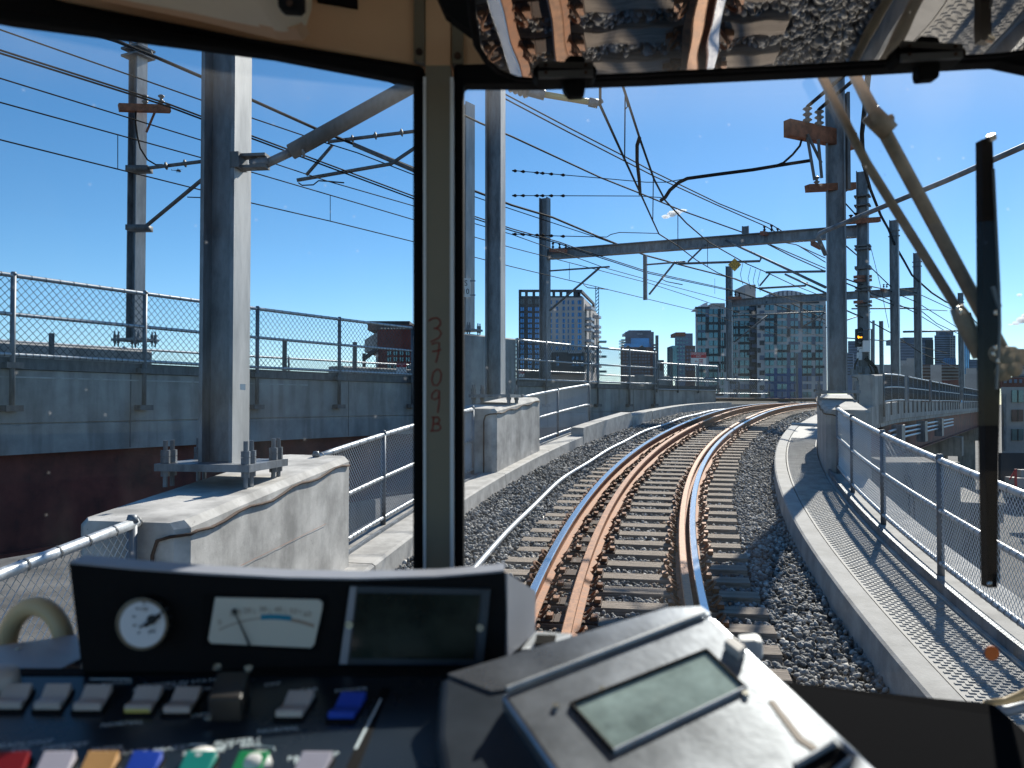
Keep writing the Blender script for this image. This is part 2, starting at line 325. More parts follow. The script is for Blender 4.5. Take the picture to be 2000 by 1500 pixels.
# ================================================================== SETTING
g = MB(); g.add([(-900, -400, -6.5), (2500, -400, -6.5), (2500, 5000, -6.5), (-900, 5000, -6.5)], [(0, 1, 2, 3)])
solo("ground", g, M['gravel_lot'], kind='structure')
# our viaduct
vi = thing("railway_viaduct", "concrete and maroon steel viaduct carrying the curved track ahead", "viaduct", (2, 0, -6.5))
fr = [tf(s) for s in srange(s_at(0, -4), SE + 75, 1.0)]
part("deck_slab", MB().sweep([(3.0, -0.38), (3.0, -0.75), (-3.15, -0.75), (-3.15, -0.38)], fr), M['concrete_grey'], vi)
part("edge_fascia", MB().sweep([(-2.72, 0.04), (-2.72, -0.375), (-2.95, -0.7), (-3.2, -0.6), (-3.2, 0.04)], fr), M['concrete_grey'], vi)
part("edge_fascia", MB().sweep([(3.05, -0.05), (3.05, -0.9), (2.7, -0.9), (2.7, -0.05)], fr), M['concrete_grey'], vi)
for a in (-2.7, 2.35):
    part("girder", MB().sweep([(a, -0.75), (a, -2.1), (a - 0.06, -2.1), (a - 0.06, -0.75)], fr).sweep([(a + .15, -2.1), (a + .15, -2.15), (a - .21, -2.15), (a - .21, -2.1)], fr), M['maroon'], vi)
for s in (s_at(0, 4), s_at(0, 22), SE + 11, SE + 30, SE + 55):
    x, y, h = trk(0, s); z = zt(y); b_ = MB(); b_.box((x, y, z - 2.75), (6.9, 1.5, 1.2), -h); b_.box((x - 1.8 * math.cos(h), y + 1.8 * math.sin(h), (z - 3.35 - 6.5) / 2), (1.3, 1.3, z - 3.35 + 6.5), -h); b_.box((x + 1.9 * math.cos(h), y - 1.9 * math.sin(h), (z - 3.35 - 6.5) / 2), (1.3, 1.3, z - 3.35 + 6.5), -h)
    part("pier", b_, M['concrete_brown'], vi)
# hangers, conduits below the straight part
b_ = MB()
for k in range(3):
    b_.tube([tf(SE + 2 + q)(-3.25 - 0.0, -0.95 - 0.18 * k) for q in range(0, 26, 2)], 0.045, 6)
part("conduit", b_, M['galv_bright'], vi)
for q in (4, 11, 18): x, y, z = tf(SE + q)(-3.28, -1.25); part("junction_box", MB().box((x, y, z), (0.35, 0.9, 0.9), -PHE), M['galv'], vi)
# ballast bed + loose stones
def bz(off):
    return -0.255 - (0.05 if off < -1.3 else 0) * min(1, (-1.3 - off) / 0.4) - (0.04 * min(1, (off - 1.3) / 0.8) if off > 1.3 else 0)
offs = [-1.92 + i * 0.165 for i in range(27)]
ss = srange(s_at(0, -3), SE + 40, 0.28)
g = MB(); n = len(offs)
for s in ss:
    for o_ in offs:
        x, y, z = tf(s)(o_, bz(o_)); g.v.append((x, y, z + 0.02 * noise.noise(Vector((x * 3, y * 3, 0)))))
for i in range(len(ss) - 1):
    for j in range(n - 1): g.f.append((i * n + j, i * n + j + 1, (i + 1) * n + j + 1, (i + 1) * n + j)); g.m.append(0)
solo("ballast_bed", g, M['bed'], kind='structure')
TIE0, TIES = s_at(0, 2.2), 0.452
NT = 74
def stones():
    rng = np.random.default_rng(3)
    t = (1 + 5 ** .5) / 2
    iv = np.array([(-1, t, 0), (1, t, 0), (-1, -t, 0), (1, -t, 0), (0, -1, t), (0, 1, t), (0, -1, -t), (0, 1, -t), (t, 0, -1), (t, 0, 1), (-t, 0, -1), (-t, 0, 1)], float); iv /= np.linalg.norm(iv[0])
    fc = np.array([(0, 11, 5), (0, 5, 1), (0, 1, 7), (0, 7, 10), (0, 10, 11), (1, 5, 9), (5, 11, 4), (11, 10, 2), (10, 7, 6), (7, 1, 8), (3, 9, 4), (3, 4, 2), (3, 2, 6), (3, 6, 8), (3, 8, 9), (4, 9, 5), (2, 4, 11), (6, 2, 10), (8, 6, 7), (9, 8, 1)])
    V = []; n = 0; MI = []
    for (y0, y1, dens) in ((1.5, 4.5, 350), (4.5, 12, 950), (12, 18, 620), (18, 26, 300), (26, 36, 130)):
        sa, sb = s_at(0, y0), s_at(0, y1)
        k = int((sb - sa) * 4.2 * dens)
        for s, o_ in zip(rng.uniform(sa, sb, k), rng.uniform(-1.9, 2.32, k)):
            ph = ((s - TIE0) / TIES + 0.5) % 1 - 0.5
            if abs(ph) * TIES < 0.115 and -1.26 < o_ < 1.24: continue
            if abs(o_ - 0.7) < .055 or abs(o_ + 0.7) < .055: continue
            x, y, z = tf(s)(o_, bz(o_))
            sz = rng.uniform(0.015, 0.033) * (1.0 if y < 18 else 1.35 if y < 26 else 1.9)
            q = rng.normal(size=4); q /= np.linalg.norm(q); a, b_, c, d = q
            Rm = np.array([[1 - 2 * (c * c + d * d), 2 * (b_ * c - a * d), 2 * (b_ * d + a * c)], [2 * (b_ * c + a * d), 1 - 2 * (b_ * b_ + d * d), 2 * (c * d - a * b_)], [2 * (b_ * d - a * c), 2 * (c * d + a * b_), 1 - 2 * (b_ * b_ + c * c)]])
            v = iv * rng.uniform(0.72, 1.2, (12, 1)) * np.array([1.25, 0.95, 0.7]) * sz
            MI.append(1 if (abs(abs(o_) - .62) < .34 and rng.random() < .30) else 0)
            V.append(v @ Rm.T + np.array([x, y, z + rng.uniform(-0.002, 0.045) * (1 if abs(o_) < 1.3 else 1.2)])); n += 1
    V = np.concatenate(V).astype(np.float32)
    Fc = (fc[None] + 12 * np.arange(n)[:, None, None]).reshape(-1, 3).astype(np.int32)
    me = bpy.data.meshes.new("ballast_stones"); me.vertices.add(len(V)); me.vertices.foreach_set("co", V.ravel())
    me.loops.add(len(Fc) * 3); me.loops.foreach_set("vertex_index", Fc.ravel()); me.polygons.add(len(Fc)); me.polygons.foreach_set("loop_start", np.arange(0, len(Fc) * 3, 3, dtype=np.int32))
    me.update(calc_edges=True); me.materials.append(M['stone']); me.materials.append(M['stone_rust']); me.polygons.foreach_set('material_index', np.repeat(np.array(MI, dtype=np.int32), 20))
    o = bpy.data.objects.new("ballast_stones", me); COL.objects.link(o); o['kind'] = 'stuff'; o['label'] = "grey crushed stone ballast between the sleepers and the kerbs"; o['category'] = "ballast"
stones()
# kerbs and walkway
kb = MB(); sa, sb = s_at(-1.9, -2), s_at(-1.9, 21)
kb.sweep([(-1.87, -0.02), (-1.85, -0.5), (-2.06, -0.5), (-2.06, -0.004), (-1.89, -0.004)], [tf(s) for s in srange(sa, sb, 0.5)])
solo("walkway_kerb", kb, M['kerb'], kind='structure')
wk = MB(); wk.sweep([(-2.075, -0.5), (-2.62, -0.5), (-2.62, -0.012), (-2.075, -0.012)], [tf(s) for s in srange(sa, sb, 0.5)])
def bars(mb, s0, s1):
    s = s0; i = 0
    while s < s1:
        for j in range(8):
            o_ = -2.12 - 0.066 * j - (0.033 if i % 2 else 0)
            if o_ < -2.6: continue
            p = [tf(s + a)(o_ + c, -0.012) for a, c in ((-.012, .022), (-.012, -.022), (.012, -.022), (.012, .022))]
            q = [tf(s + a)(o_ + c, -0.005) for a, c in ((-.008, .018), (-.008, -.018), (.008, -.018), (.008, .018))]
            o0 = len(mb.v); mb.v += p + q; mb.f += [(o0 + 4, o0 + 5, o0 + 6, o0 + 7)] + [(o0 + k, o0 + (k + 1) % 4, o0 + 4 + (k + 1) % 4, o0 + 4 + k) for k in range(4)]; mb.m += [0] * 5
        s += 0.045; i += 1
bars(wk, s_at(-2, 3.2), s_at(-2, 18))
solo("walkway", wk, M['tactile'], kind='structure')
k2 = MB(); k2.sweep([(-1.87, -0.14), (-1.85, -0.5), (-2.62, -0.5), (-2.62, -0.14)], [tf(s) for s in srange(sb, SE + 12, 0.8)])
k2.sweep([(-1.87, 0.02), (-1.86, -0.5), (-2.62, -0.5), (-2.62, 0.02)], [tf(s) for s in (sb - 0.35, sb)])
solo("walkway_step", k2, M['concrete_pale'], kind='structure')
lk = MB()
for a, b_, gap in ((-2, 5.2, 0), (5.22, 7.9, 0), (7.92, 10.6, 0), (10.62, 13.3, 0), (13.32, 16.1, 0), (16.12, 20.4, 0)):
    lk.sweep([(2.33, -0.06), (2.31, -0.5), (2.72, -0.5), (2.72, -0.04), (2.36, -0.04)], [tf(s) for s in srange(s_at(2.35, a), s_at(2.35, b_), 0.5)])
solo("left_kerb", lk, M['concrete_pale'], kind='structure')
lk = MB(); lk.sweep([(2.33, 0.14), (2.31, -0.5), (2.62, -0.5), (2.62, 0.14)], [tf(s) for s in srange(s_at(2.35, 18.6), s_at(2.35, 22.6), 0.6)])
lk.sweep([(2.33, 0.04), (2.31, -0.5), (2.62, -0.5), (2.62, 0.04)], [tf(s) for s in srange(s_at(2.35, 22.65), s_at(2.35, 24.4), 0.6)])
lk.sweep([(2.33, 0.02), (2.31, -0.5), (2.62, -0.5), (2.62, 0.02)], [tf(s) for s in srange(s_at(2.35, 24.45), SE + 2, 0.6)])
solo("left_ledge", lk, M['concrete_pale'], kind='structure')

# ------------------------------------------------------------------ track
RAIL = [(-.036, 0), (-.033, -.012 + .012), (.033, 0), (.036, -.008), (.036, -.036), (.009, -.048), (.009, -.135), (.067, -.152), (.067, -.166), (-.067, -.166), (-.067, -.152), (-.009, -.135), (-.009, -.048), (-.036, -.036)]
RAIL = [(-.036, -.008), (-.028, 0), (.028, 0), (.036, -.008), (.036, -.036), (.009, -.048), (.009, -.135), (.067, -.152), (.067, -.166), (-.067, -.166), (-.067, -.152), (-.009, -.135), (-.009, -.048), (-.036, -.036)]
def rail(name, off, label, top, lift=0.0, s0=None, s1=None):
    mis = [1 if top else 2] * 3 + [0] * 3 + [3 if name == 'guard_rail' else 0] * 2 + [0] * 6
    fr = [tf(s) for s in srange(s_at(0, -2) if s0 is None else s0, SE + 30 if s1 is None else s1, 0.4)]
    mb = MB().sweep([(off + a, b_ + lift) for a, b_ in RAIL], fr, mis)
    solo(name, mb, [M['rust'], M['rail_top'], M['rail_worn'], M['foot_sunlit']], label, "rail")
rail("running_rail", 0.70, "polished running rail on the left, outer side of the curve", True)
rail("guard_rail", 0.335, "brown rusty guard rail standing inside the left running rail", False, 0.0, None, SE + 4)
rail("restraining_rail", -0.583, "brown restraining rail tight beside the right running rail", False, 0.012)
rail("running_rail", -0.70, "blue shining running rail on the right, inner side of the curve", True)
# spacer bolts between the two right-hand rails live in the sleeper set; sleepers with plates and spring clips
sl = MB(); sl.box((0, 0, -0.27), (2.46, 0.19, 0.165))
sl_m = sl.mesh("wooden_sleeper", M['wood'])
pl_m = MB().box((0, 0, -0.178), (0.36, 0.19, 0.018)).mesh("tie_plate", M['rust_dark'])
cl = MB(); arc = [(0.105 * 1.0 - 0.03 + 0.045 * math.cos(a), 0.05 * math.sin(a), -0.150 + 0.045 * math.sin(max(0, min(math.pi, (a + 1.9) * 0.83)))) for a in [(-1.9 + 3.8 * i / 9) for i in range(10)]]
cl.tube([(0.05, 0.045, -0.150)] + [(0.072 + 0.05 * math.sin(math.pi * i / 8), 0.06 * math.cos(math.pi * i / 8), -0.142 + 0.062 * math.sin(math.pi * i / 8)) for i in range(9)] + [(0.055, -0.045, -0.145)], 0.0125, 6)
cl.box((0.125, 0, -0.155), (0.05, 0.07, 0.04))
cl_m = cl.mesh("spring_clip", M['rust_clip'], smooth=False)
rnd = random.Random(5)
for i in range(NT):
    s = TIE0 + i * TIES; x, y, h = trk(0, s)
    o = bpy.data.objects.new("wooden_sleeper", sl_m); COL.objects.link(o); o.location = (x + rnd.uniform(-.03, .03), y, zt(y)); o.rotation_euler = (math.atan(0.0751 if y < 26 else 0.03), 0, -h * 0.0 + rnd.uniform(-.008, .008) - h)
    o['label'] = "weathered wooden sleeper lying across the ballast under the curving rails"; o['category'] = "sleeper"; o['group'] = "wooden sleepers under the track"
    if y > 25.5: continue
    for off, two in ((0.70, (-1, 1)), (0.335, (1, -1)), (-0.645, (-1.0, 1.0))):
        p = bpy.data.objects.new("tie_plate", pl_m); COL.objects.link(p); p.parent = o; p.location = (-off, 0, 0)
        if y > 21: continue
        for k in two:
            if off == 0.335 and k == -1: continue
            c = bpy.data.objects.new("spring_clip", cl_m); COL.objects.link(c); c.parent = p
            c.location = ((0.06 if off < 0 else 0) * k, 0, 0); c.rotation_euler = (0, 0, 0 if k > 0 else math.pi); c.scale = (1.15, 1.3, 1.0)
# conduit along the ballast
cp = MB().tube([tf(s)(1.46 + 0.02 * math.sin(s * .9), -0.165 + 0.012 * math.sin(s * 1.7)) for s in srange(s_at(1.5, 0), SE + 2, 0.6)], 0.032, 10)
solo("cable_conduit", cp, M['galv_bright'], "long pale steel conduit pipe lying on the ballast left of the track", "conduit", smooth=True)

# ------------------------------------------------------------------ fences
def fence(label, fr, s0, s1, zb, zm, ztop, off, pitch, post_step, wire=0.0028, group=None, rail_r=0.03, net='mesh_wire', posts=None, post_low=None, post_r=0.032, channel=None, ties=True, mesh=True, base=None):
    """chain-link fence: tubes, posts and a diamond net, along fr(s)(off, z)"""
    b0 = fr(s0)(off, base if base is not None else zb); t = thing("chain_link_fence", label, "fence", b0, group)
    ss = srange(s0, s1, 0.5)
    for nm, z, r in (("top_rail", ztop, rail_r), ("middle_rail", zm, rail_r * .85), ("bottom_rail", zb, rail_r * .85)):
        if z is None: continue
        mb = MB().tube([fr(s)(off, z) for s in ss], r, 8)
        if ties:
            q = s0 + 0.1
            while q < s1:
                step = 0.23 if nm == "top_rail" else 0.11
                a = Vector(fr(q)(off, z)); b_ = Vector(fr(q + 0.012)(off, z)); mb.tube([a, b_], r + 0.004, 8, 1, False); q += step
        part(nm, mb, [M['galv_bright'], M['galv_dark']], t, True)
    ps = posts if posts else srange(s0, s1, post_step)
    for q in ps:
        p = MB(); lo = post_low if post_low is not None else zb - 0.12
        p.tube([fr(q)(off, lo), fr(q)(off, ztop + 0.02)], post_r, 8); a = Vector(fr(q)(off, ztop + 0.01)); p.tube([a, a + Vector((0, 0, 0.045))], [post_r * 1.25, post_r * .8], 8)
        part("post", p, M['galv'], t, True)
    if channel:
        part("toe_plate", MB().sweep(channel, [fr(s) for s in ss]), M['galv'], t)
    if mesh:
        mb = MB(); hgt = ztop - zb; s = s0 - hgt
        while s < s1:
            for dr in (1, -1):
                a0, a1 = (s, s + hgt); za, zb2 = (zb, ztop) if dr > 0 else (ztop, zb)
                c0, c1 = max(a0, s0), min(a1, s1)
                if c1 - c0 < 0.05: continue
                f0 = za + (zb2 - za) * (c0 - a0) / hgt; f1 = za + (zb2 - za) * (c1 - a0) / hgt
                A = fr(c0)(off + 0.006 * dr, f0); B = fr(c1)(off + 0.006 * dr, f1); mid = fr((c0 + c1) / 2)(off - 0.006 * dr, (f0 + f1) / 2)
                mb.tube([A, mid, B], wire, 3, 0, False)
            s += pitch
        part("wire_netting", mb, M[net], t)
    return t
fence("long right-hand chain-link fence along the walkway, nearest the cab", tf, s_at(-2.8, 0.5), s_at(-2.8, 12.9), 0.15, 0.61, 1.05, -2.8, 0.056, 2.1, wire=0.0024, posts=[s_at(-2.8, v) for v in (3.3, 5.45, 7.25, 9.25, 11.2, 12.8)], channel=[(-2.66, -0.01), (-2.66, 0.09), (-2.70, 0.09), (-2.70, -0.01)])
lowk = MB().sweep([(-2.63, -0.5), (-2.63, 0.002), (-2.72, 0.002), (-2.72, -0.5)], [tf(s) for s in srange(s_at(-2.7, -2), s_at(-2.7, 13), .5)])
solo("fence_ledge", lowk, M['concrete_pale'], kind='structure')
fence("short chain-link fence at lower left, before the nearest concrete plinth", tf, s_at(2.85, 0.8), s_at(2.85, 5.0), 0.03, None, 1.0, 2.85, 0.066, 1.9, wire=0.0026, rail_r=0.033, posts=[s_at(2.85, v) for v in (1.0, 3.0, 4.95)])
for s0, s1, lab in ((7.8, 13.3, "chain-link fence between the nearest and the second concrete plinth"), (16.1, 20.85, "chain-link fence beyond the second plinth on the left of the track")):
    fence(lab, tf, s_at(2.85, s0), s_at(2.85, s1), 0.03, 0.5, 1.0, 2.85, 0.054, 2.6, channel=[(2.74, -0.03), (2.74, 0.0 - 0.09 + 0.08), (2.70, -0.01), (2.70, -0.16), (2.74, -0.16)])
# flyover on the left
lvt = thing("flyover_viaduct", "level flyover on the left with grey parapet over maroon girder", "viaduct", (-4, 20, -6.5))
frL = [lf(t) for t in srange(-24, 17.5, 0.8)]
part("parapet_wall", MB().sweep([(0, 2.6), (0, 1.80), (0.025, 1.78), (0, 1.76), (0, 1.32), (0.3, 1.32), (0.3, 2.6)], frL), M['concrete_grey'], lvt)
part("ledge_strip", MB().sweep([(-.012, 2.50), (-.012, 2.478), (-.001, 2.478), (-.001, 2.50)], [lf(t) for t in srange(-24, -3.5, .8)]), M['sunlit_pale'], lvt)
for t_ in (-19, -13.4, -7.8, -2.2, 6.4, 11.6):
    x, y, h = lv(-.003, t_); part("panel_joint", MB().box((x, y, 1.97), (.012, .016, 1.26), -h), M['galv_dark'], lvt)
part("edge_plate", MB().sweep([(-0.04, 2.78), (-0.04, 2.61), (0.34, 2.61), (0.34, 2.78)], frL), M['galv_dark'], lvt)
part("deck_slab", MB().sweep([(0.31, 2.0), (0.31, 1.32), (6.0, 1.32), (6.0, 2.0)], [lf(t) for t in srange(-24, 27, 1.2)]), M['concrete_grey'], lvt)
part("girder", MB().sweep([(0.22, 1.31), (0.22, -0.15), (0.30, -0.15), (0.30, 1.31)], frL).sweep([(0.05, -0.151), (0.05, -0.21), (0.5, -0.21), (0.5, -0.151)], frL), M['maroon'], lvt)
part("far_parapet", MB().sweep([(5.6, 2.9), (5.6, 1.9), (5.9, 1.9), (5.9, 2.9)], frL), M['concrete_grey'], lvt)
for t_ in (-16, -2, 10):
    x, y, h = lv(3, t_); b_ = MB(); b_.box((x, y, -0.6), (6, 1.5, 0.75), -h); b_.box((x, y, -3.75), (1.6, 1.5, 5.5), -h); part("pier", b_, M['concrete_brown'], lvt)
pp = [-22.0 + 2.445 * k for k in range(1, 10)]
ps = [-22.6, -20.1, -17.65, -15.2, -12.75, -9.9, -7.6, -5.0, -2.6, 0.0]
def lfence(lab, t0, t1, posts, zt_=4.0, zb_=2.82, zm_=3.42, low=2.0, off=-0.09, pitch=0.125, grp=None, wire=.0052):
    t = fence(lab, lf, t0, t1, zb_, zm_, zt_, off, pitch, 2.44, wire=wire, net='mesh_dull', posts=posts, post_low=low, post_r=0.04, rail_r=0.034, group=grp)
    for q in posts:
        b_ = MB()
        for z in (2.66, 2.02):
            x, y, h = lv(off, q); b_.box((x, y, z), (0.16, 0.26, 0.09), -h)
        part("post_bracket", b_, M['galv_dark'], t)
lfence("tall chain-link fence on the flyover parapet at left", -24, 0.2, ps)
lfence("chain-link fence on the flyover parapet beyond the signed pole", 4.6, 13.0, [4.7, 6.2, 8.6, 9.2, 11.2, 12.9], wire=.007)
fence("low chain-link fence at the far end of the flyover parapet", lf, 13.1, 17.6, 2.62, 2.98, 3.62, -0.05, 0.14, 1.9, wire=0.007, net='mesh_dull')
fence("far chain-link fence along the opposite side of the flyover", lf, -24, 16, 2.95, None, 3.45, 5.7, 0.15, 2.6, wire=0.0045, net='mesh_dull', ties=False)
# fences of the straight viaduct further on, between its plinths
for a, b_, lab in ((1.2, 6.1, "fence panel on the straight viaduct, first beyond the signal"), (7.2, 14.2, "fence panel on the straight viaduct, second beyond the signal"), (15.2, 18.6, "short fence panel on the straight viaduct, third beyond the signal"), (18.9, 31.0, "fence panel on the straight viaduct, fourth beyond the signal"), (34.0, 52.0, "farthest fence panel on the straight viaduct near the wiper")):
    t = fence(lab, tf, SE + a, SE + b_, 0.12, 0.60, 1.05, -3.22, 0.12, 1.7, wire=0.007, net='mesh_dull', post_low=-0.4, ties=False)
for a, b_ in ((6.1, 7.2), (14.2, 15.2), (31, 34)):
    x, y, h = trk(-3.2, SE + (a + b_) / 2)
    solo("concrete_plinth", MB().box((0, 0, 0.25), (0.5, b_ - a, 1.75), -h), M['concrete_grey'], {6.1: "upright concrete plinth between fence panels just past the signal", 14.2: "slim concrete plinth in the middle of the straight viaduct fence", 31: "wide far concrete plinth carrying the farthest steel pole"}[a], "plinth", loc=(x, y, zt(y)))
# far side fence beyond the junction
fence("distant fence on the far edge of the flyover behind the rails", lf, 17, 30, 2.62, None, 3.4, 5.9, 0.16, 2.9, wire=0.004, ties=False)
# flyover rails
for o_, lab in ((1.95, "rusty flyover rail crossing behind the junction, near one"), (3.38, "rusty flyover rail crossing behind the junction, far one")):
    mb = MB().sweep([(o_ + a, 2.33 + b_) for a, b_ in RAIL], [lf(t) for t in srange(-24, 30, 1)], [1] * 3 + [0] * 11)
    solo("flyover_rail", mb, [M['rust_dark'], M['rail_worn']], lab, "rail")
bl = MB().sweep([(0.6, 2.0), (0.9, 2.18), (5.0, 2.18), (5.3, 2.0)], [lf(t) for t in srange(-24, 27, 1)], closed=False)
solo("flyover_ballast", bl, M['bed'], kind='structure')

# ================================================================== PLINTHS AND POLES
def plinth(label, off0, off1, ya, yb, zlo, zhi, mat_='concrete', name="concrete_plinth"):
    s0, s1 = s_at(off0, ya), s_at(off0, yb); a, b_ = off0, off1; sg = 1 if b_ > a else -1; c = 0.045
    prof = [(a, zlo), (a, zhi - c), (a + sg * c, zhi), (b_ - sg * c, zhi), (b_, zhi - c), (b_, zlo)]
    mb = MB(); ins = [(a + sg * .07, zlo), (a + sg * .07, zhi - c), (a + sg * .1, zhi - .004), (b_ - sg * .1, zhi - .004), (b_ - sg * .07, zhi - c), (b_ - sg * .07, zlo)]
    o0 = tf(s0)(a, zlo)
    fr = [tf(s) for s in srange(s0 + .07, s1 - .07, .7)]
    # end chamfers: first and last ring pulled in
    n = 6; o = 0
    rings = [[tf(s0)(*q) for q in ins]] + [[f(*q) for q in prof] for f in fr] + [[tf(s1)(*q) for q in ins]]
    for r in rings: mb.v += r
    for i in range(len(rings) - 1):
        for j in range(n): mb.f.append((i * n + j, (i + 1) * n + j, (i + 1) * n + (j + 1) % n, i * n + (j + 1) % n)); mb.m.append(0)
    mb.f += [tuple(range(n)), tuple(range(len(rings) * n - 1, (len(rings) - 1) * n - 1, -1))]; mb.m += [0, 0]
    t = thing(name, label, "plinth", o0); part("block", mb, M[mat_], t)
    mb = MB(); pts = []
    for i, s in enumerate(srange(s0 + .12, s1 - .1, .18)): pts.append(tf(s)(a - sg * 0.014, zhi - .075 - 0.018 * math.sin(i * 1.3) - 0.01 * math.sin(i * .37)))
    e = tf(s0 - .014)
    pts = [e(a + sg * .2, zlo + .1), e(a + sg * .2, zhi - .2), e(a + sg * .17, zhi - .11), tf(s0 - .012)(a + sg * .09, zhi - .085), tf(s0 + .05)(a - sg * .012, zhi - .08)] + pts
    mb.tube(pts, 0.011, 6); part("bonding_cable", mb, M['rust_dark'], t, True)
    return t
pl1 = plinth("nearest pale concrete plinth at left with a thin cable along its edge", 2.55, 3.28, 4.98, 7.9, -0.7, 1.0)
def on_face(px, py, off):
    best = min(srange(s_at(off, 4), s_at(off, 9), .01), key=lambda q: abs(trk(off, q)[0] / trk(off, q)[1] - (px - 1000) / F)); x, y, h = trk(off, best); return P(px, py, y)
part("chalk_line", MB().tube([on_face(q, 1105 - (q - 470) * .49, 2.546) for q in range(470, 650, 12)], .0013, 4), M["crossarm"], pl1)
plinth("second pale concrete plinth on the left, past the window pillar", 2.50, 3.2, 13.35, 16.1, -0.7, 1.0)
plinth("concrete plinth on the right under the tall steel pole", -2.64, -3.3, 12.95, 16.7, -0.7, 1.03, 'concrete_grey')
plinth("concrete plinth on the right that carries the signal", -2.5, -3.2, 27.0, 28.9, -0.6, 1.05, 'concrete_grey')
for lab, t0, t1, o0, o1, z0, z1 in (("grey concrete block in the flyover parapet under the signed pole", 0.9, 4.55, -0.14, 0.7, 1.33, 4.02), ("long low concrete block on the far side of the flyover behind the fence", -8.2, -3.4, 5.5, 6.3, 2.2, 3.42), ("pale concrete block at the far end of the flyover", 19.5, 21.4, 5.3, 6.2, 2.2, 3.45), ("far concrete block on the flyover below the dark apartment tower", 3.0, 7.5, 5.6, 6.3, 2.2, 3.3)):
    x, y, h = lv((o0 + o1) / 2, (t0 + t1) / 2)
    solo("concrete_plinth", MB().sweep([(o0, z0), (o0, z1 - .04), (o0 + .04, z1), (o1 - .04, z1), (o1, z1 - .04), (o1, z0)], [lf(t) for t in srange(t0, t1, .8)]), M['concrete_grey'], lab, "plinth", loc=(x, y, z0))

def pole(label, x, y, z0, z1, size, rz, plate=True, bolts=True, light=False, group=None, seat=None):
    """steel H-section pole on a bolted base plate"""
    t = thing("catenary_pole", label, "pole", (x, y, z0), group)
    zs = z0 + (0.13 if plate else 0)
    sh_ = hsec(MB(), x, y, zs + .02, z1, size, size, rz); sh_.m[5] = sh_.m[11] = 1; part("shaft", sh_, [M['galv'], M['sunlit_pale']], t)  # outer flange faces take the painted sunlit tone
    if plate:
        k = 0.95; part("base_plate", MB().box((x, y, zs), (0.80 * k, 0.72 * k, 0.055), rz), M['galv'], t)
        Rm = Matrix.Rotation(rz, 3, 'Z')
        for sx in (-1, 1):
            for sy in (-1, 1):
                for e in (0, 1):
                    p = Rm @ Vector((sx * (0.34 - 0.085 * e * 0) * k, sy * (0.30 - 0.10 * e) * k, 0)); px, py = x + p.x, y + p.y; b_ = MB()
                    b_.tube([(px, py, z0 - .02), (px, py, zs + .20)], 0.019 * k, 8)
                    for zz in (zs + .030, zs + .080): b_.tube([(px, py, zz), (px, py, zz + .046)], 0.037 * k, 6)
                    b_.tube([(px, py, zs - .070), (px, py, zs - .029)], 0.034 * k, 6)
                    if bolts: part("anchor_bolt", b_, M['galv'], t)
    return t
def pole_at(label, off, s, ztop, size=0.36, seat=1.0, **k):
    x, y, h = trk(off, s); return pole(label, x, y, zt(y) + seat, ztop, size, -h, **k)
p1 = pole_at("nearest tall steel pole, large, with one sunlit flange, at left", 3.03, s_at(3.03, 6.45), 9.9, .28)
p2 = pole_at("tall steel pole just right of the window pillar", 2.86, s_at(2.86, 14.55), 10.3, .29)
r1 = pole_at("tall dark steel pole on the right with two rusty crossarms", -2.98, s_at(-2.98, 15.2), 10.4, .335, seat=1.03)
r2p = P(1684, 730, 28.2)
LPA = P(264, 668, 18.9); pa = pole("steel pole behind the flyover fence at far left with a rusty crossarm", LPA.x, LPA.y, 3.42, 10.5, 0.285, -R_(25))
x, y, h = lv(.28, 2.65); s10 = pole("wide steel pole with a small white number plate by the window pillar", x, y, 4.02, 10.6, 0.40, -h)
# number plate
b_ = MB(); A = P(901, 543, y - .30); W_ = P(919, 543, y - .30) - A; H_ = P(901, 580, y - .30) - A
b_.slab([A, A + W_, A + W_ + H_, A + H_], (0, 0.015, 0)); c = A + W_ * .5 + Vector((0, -.004, 0)); b_.text("S", c + H_ * .28, W_ * .8, -H_ * .42, 1); b_.text("10", c + H_ * .72, W_ * .75, -H_ * .42, 1)
b_.box(A + W_ * 1.25 + H_ * .15, (.15, .03, .03), 0, 2); b_.box(A + W_ * 1.25 + H_ * .9, (.15, .03, .03), 0, 2)
part("number_plate", b_, [M['white'], M['ink'], M['galv']], s10)
b_ = MB(); A = P(469, 750, 6.22); b_.slab([A, A + Vector((.036, .007, 0)), A + Vector((.036, .007, -.045)), A + Vector((0, 0, -.045))], (.004, -.004, 0)); part("sticker", b_, M['white'], p1)
# free standing poles to the right along the straight viaduct
for lab, px, d, top, size in (("slim steel pole standing past the signal, taller neighbour on its left", 1746, 38, 430, .37), ("slim steel pole carrying the far gantry beam at its right end", 1791, 45, 494, .36), ("farthest thin steel pole crossed by the thin wiper arm", 1876, 62, 572, .37), ("thin short steel pole between the signal and the slim poles", 1721, 46, 627, .2)):
    a = P(px, top, d); zb = 2.3; o = pole(lab, a.x, a.y, zb, a.z, size, -PHE, plate=False)
    b_ = MB()
    for q in ((.5, .75) if size > .3 else ()):
        b_.box((a.x, a.y, a.z - q), (size + .12, .12, .05), -PHE)
    if b_.v: part("band", b_, M['galv_dark'], o)
    if px == 1876:
        b_ = MB(); z = P(1876, 615, 62).z; b_.box((a.x, a.y - .2, z), (1.2, .2, .25), -.2); part("crossarm", b_, M['crossarm'], o)
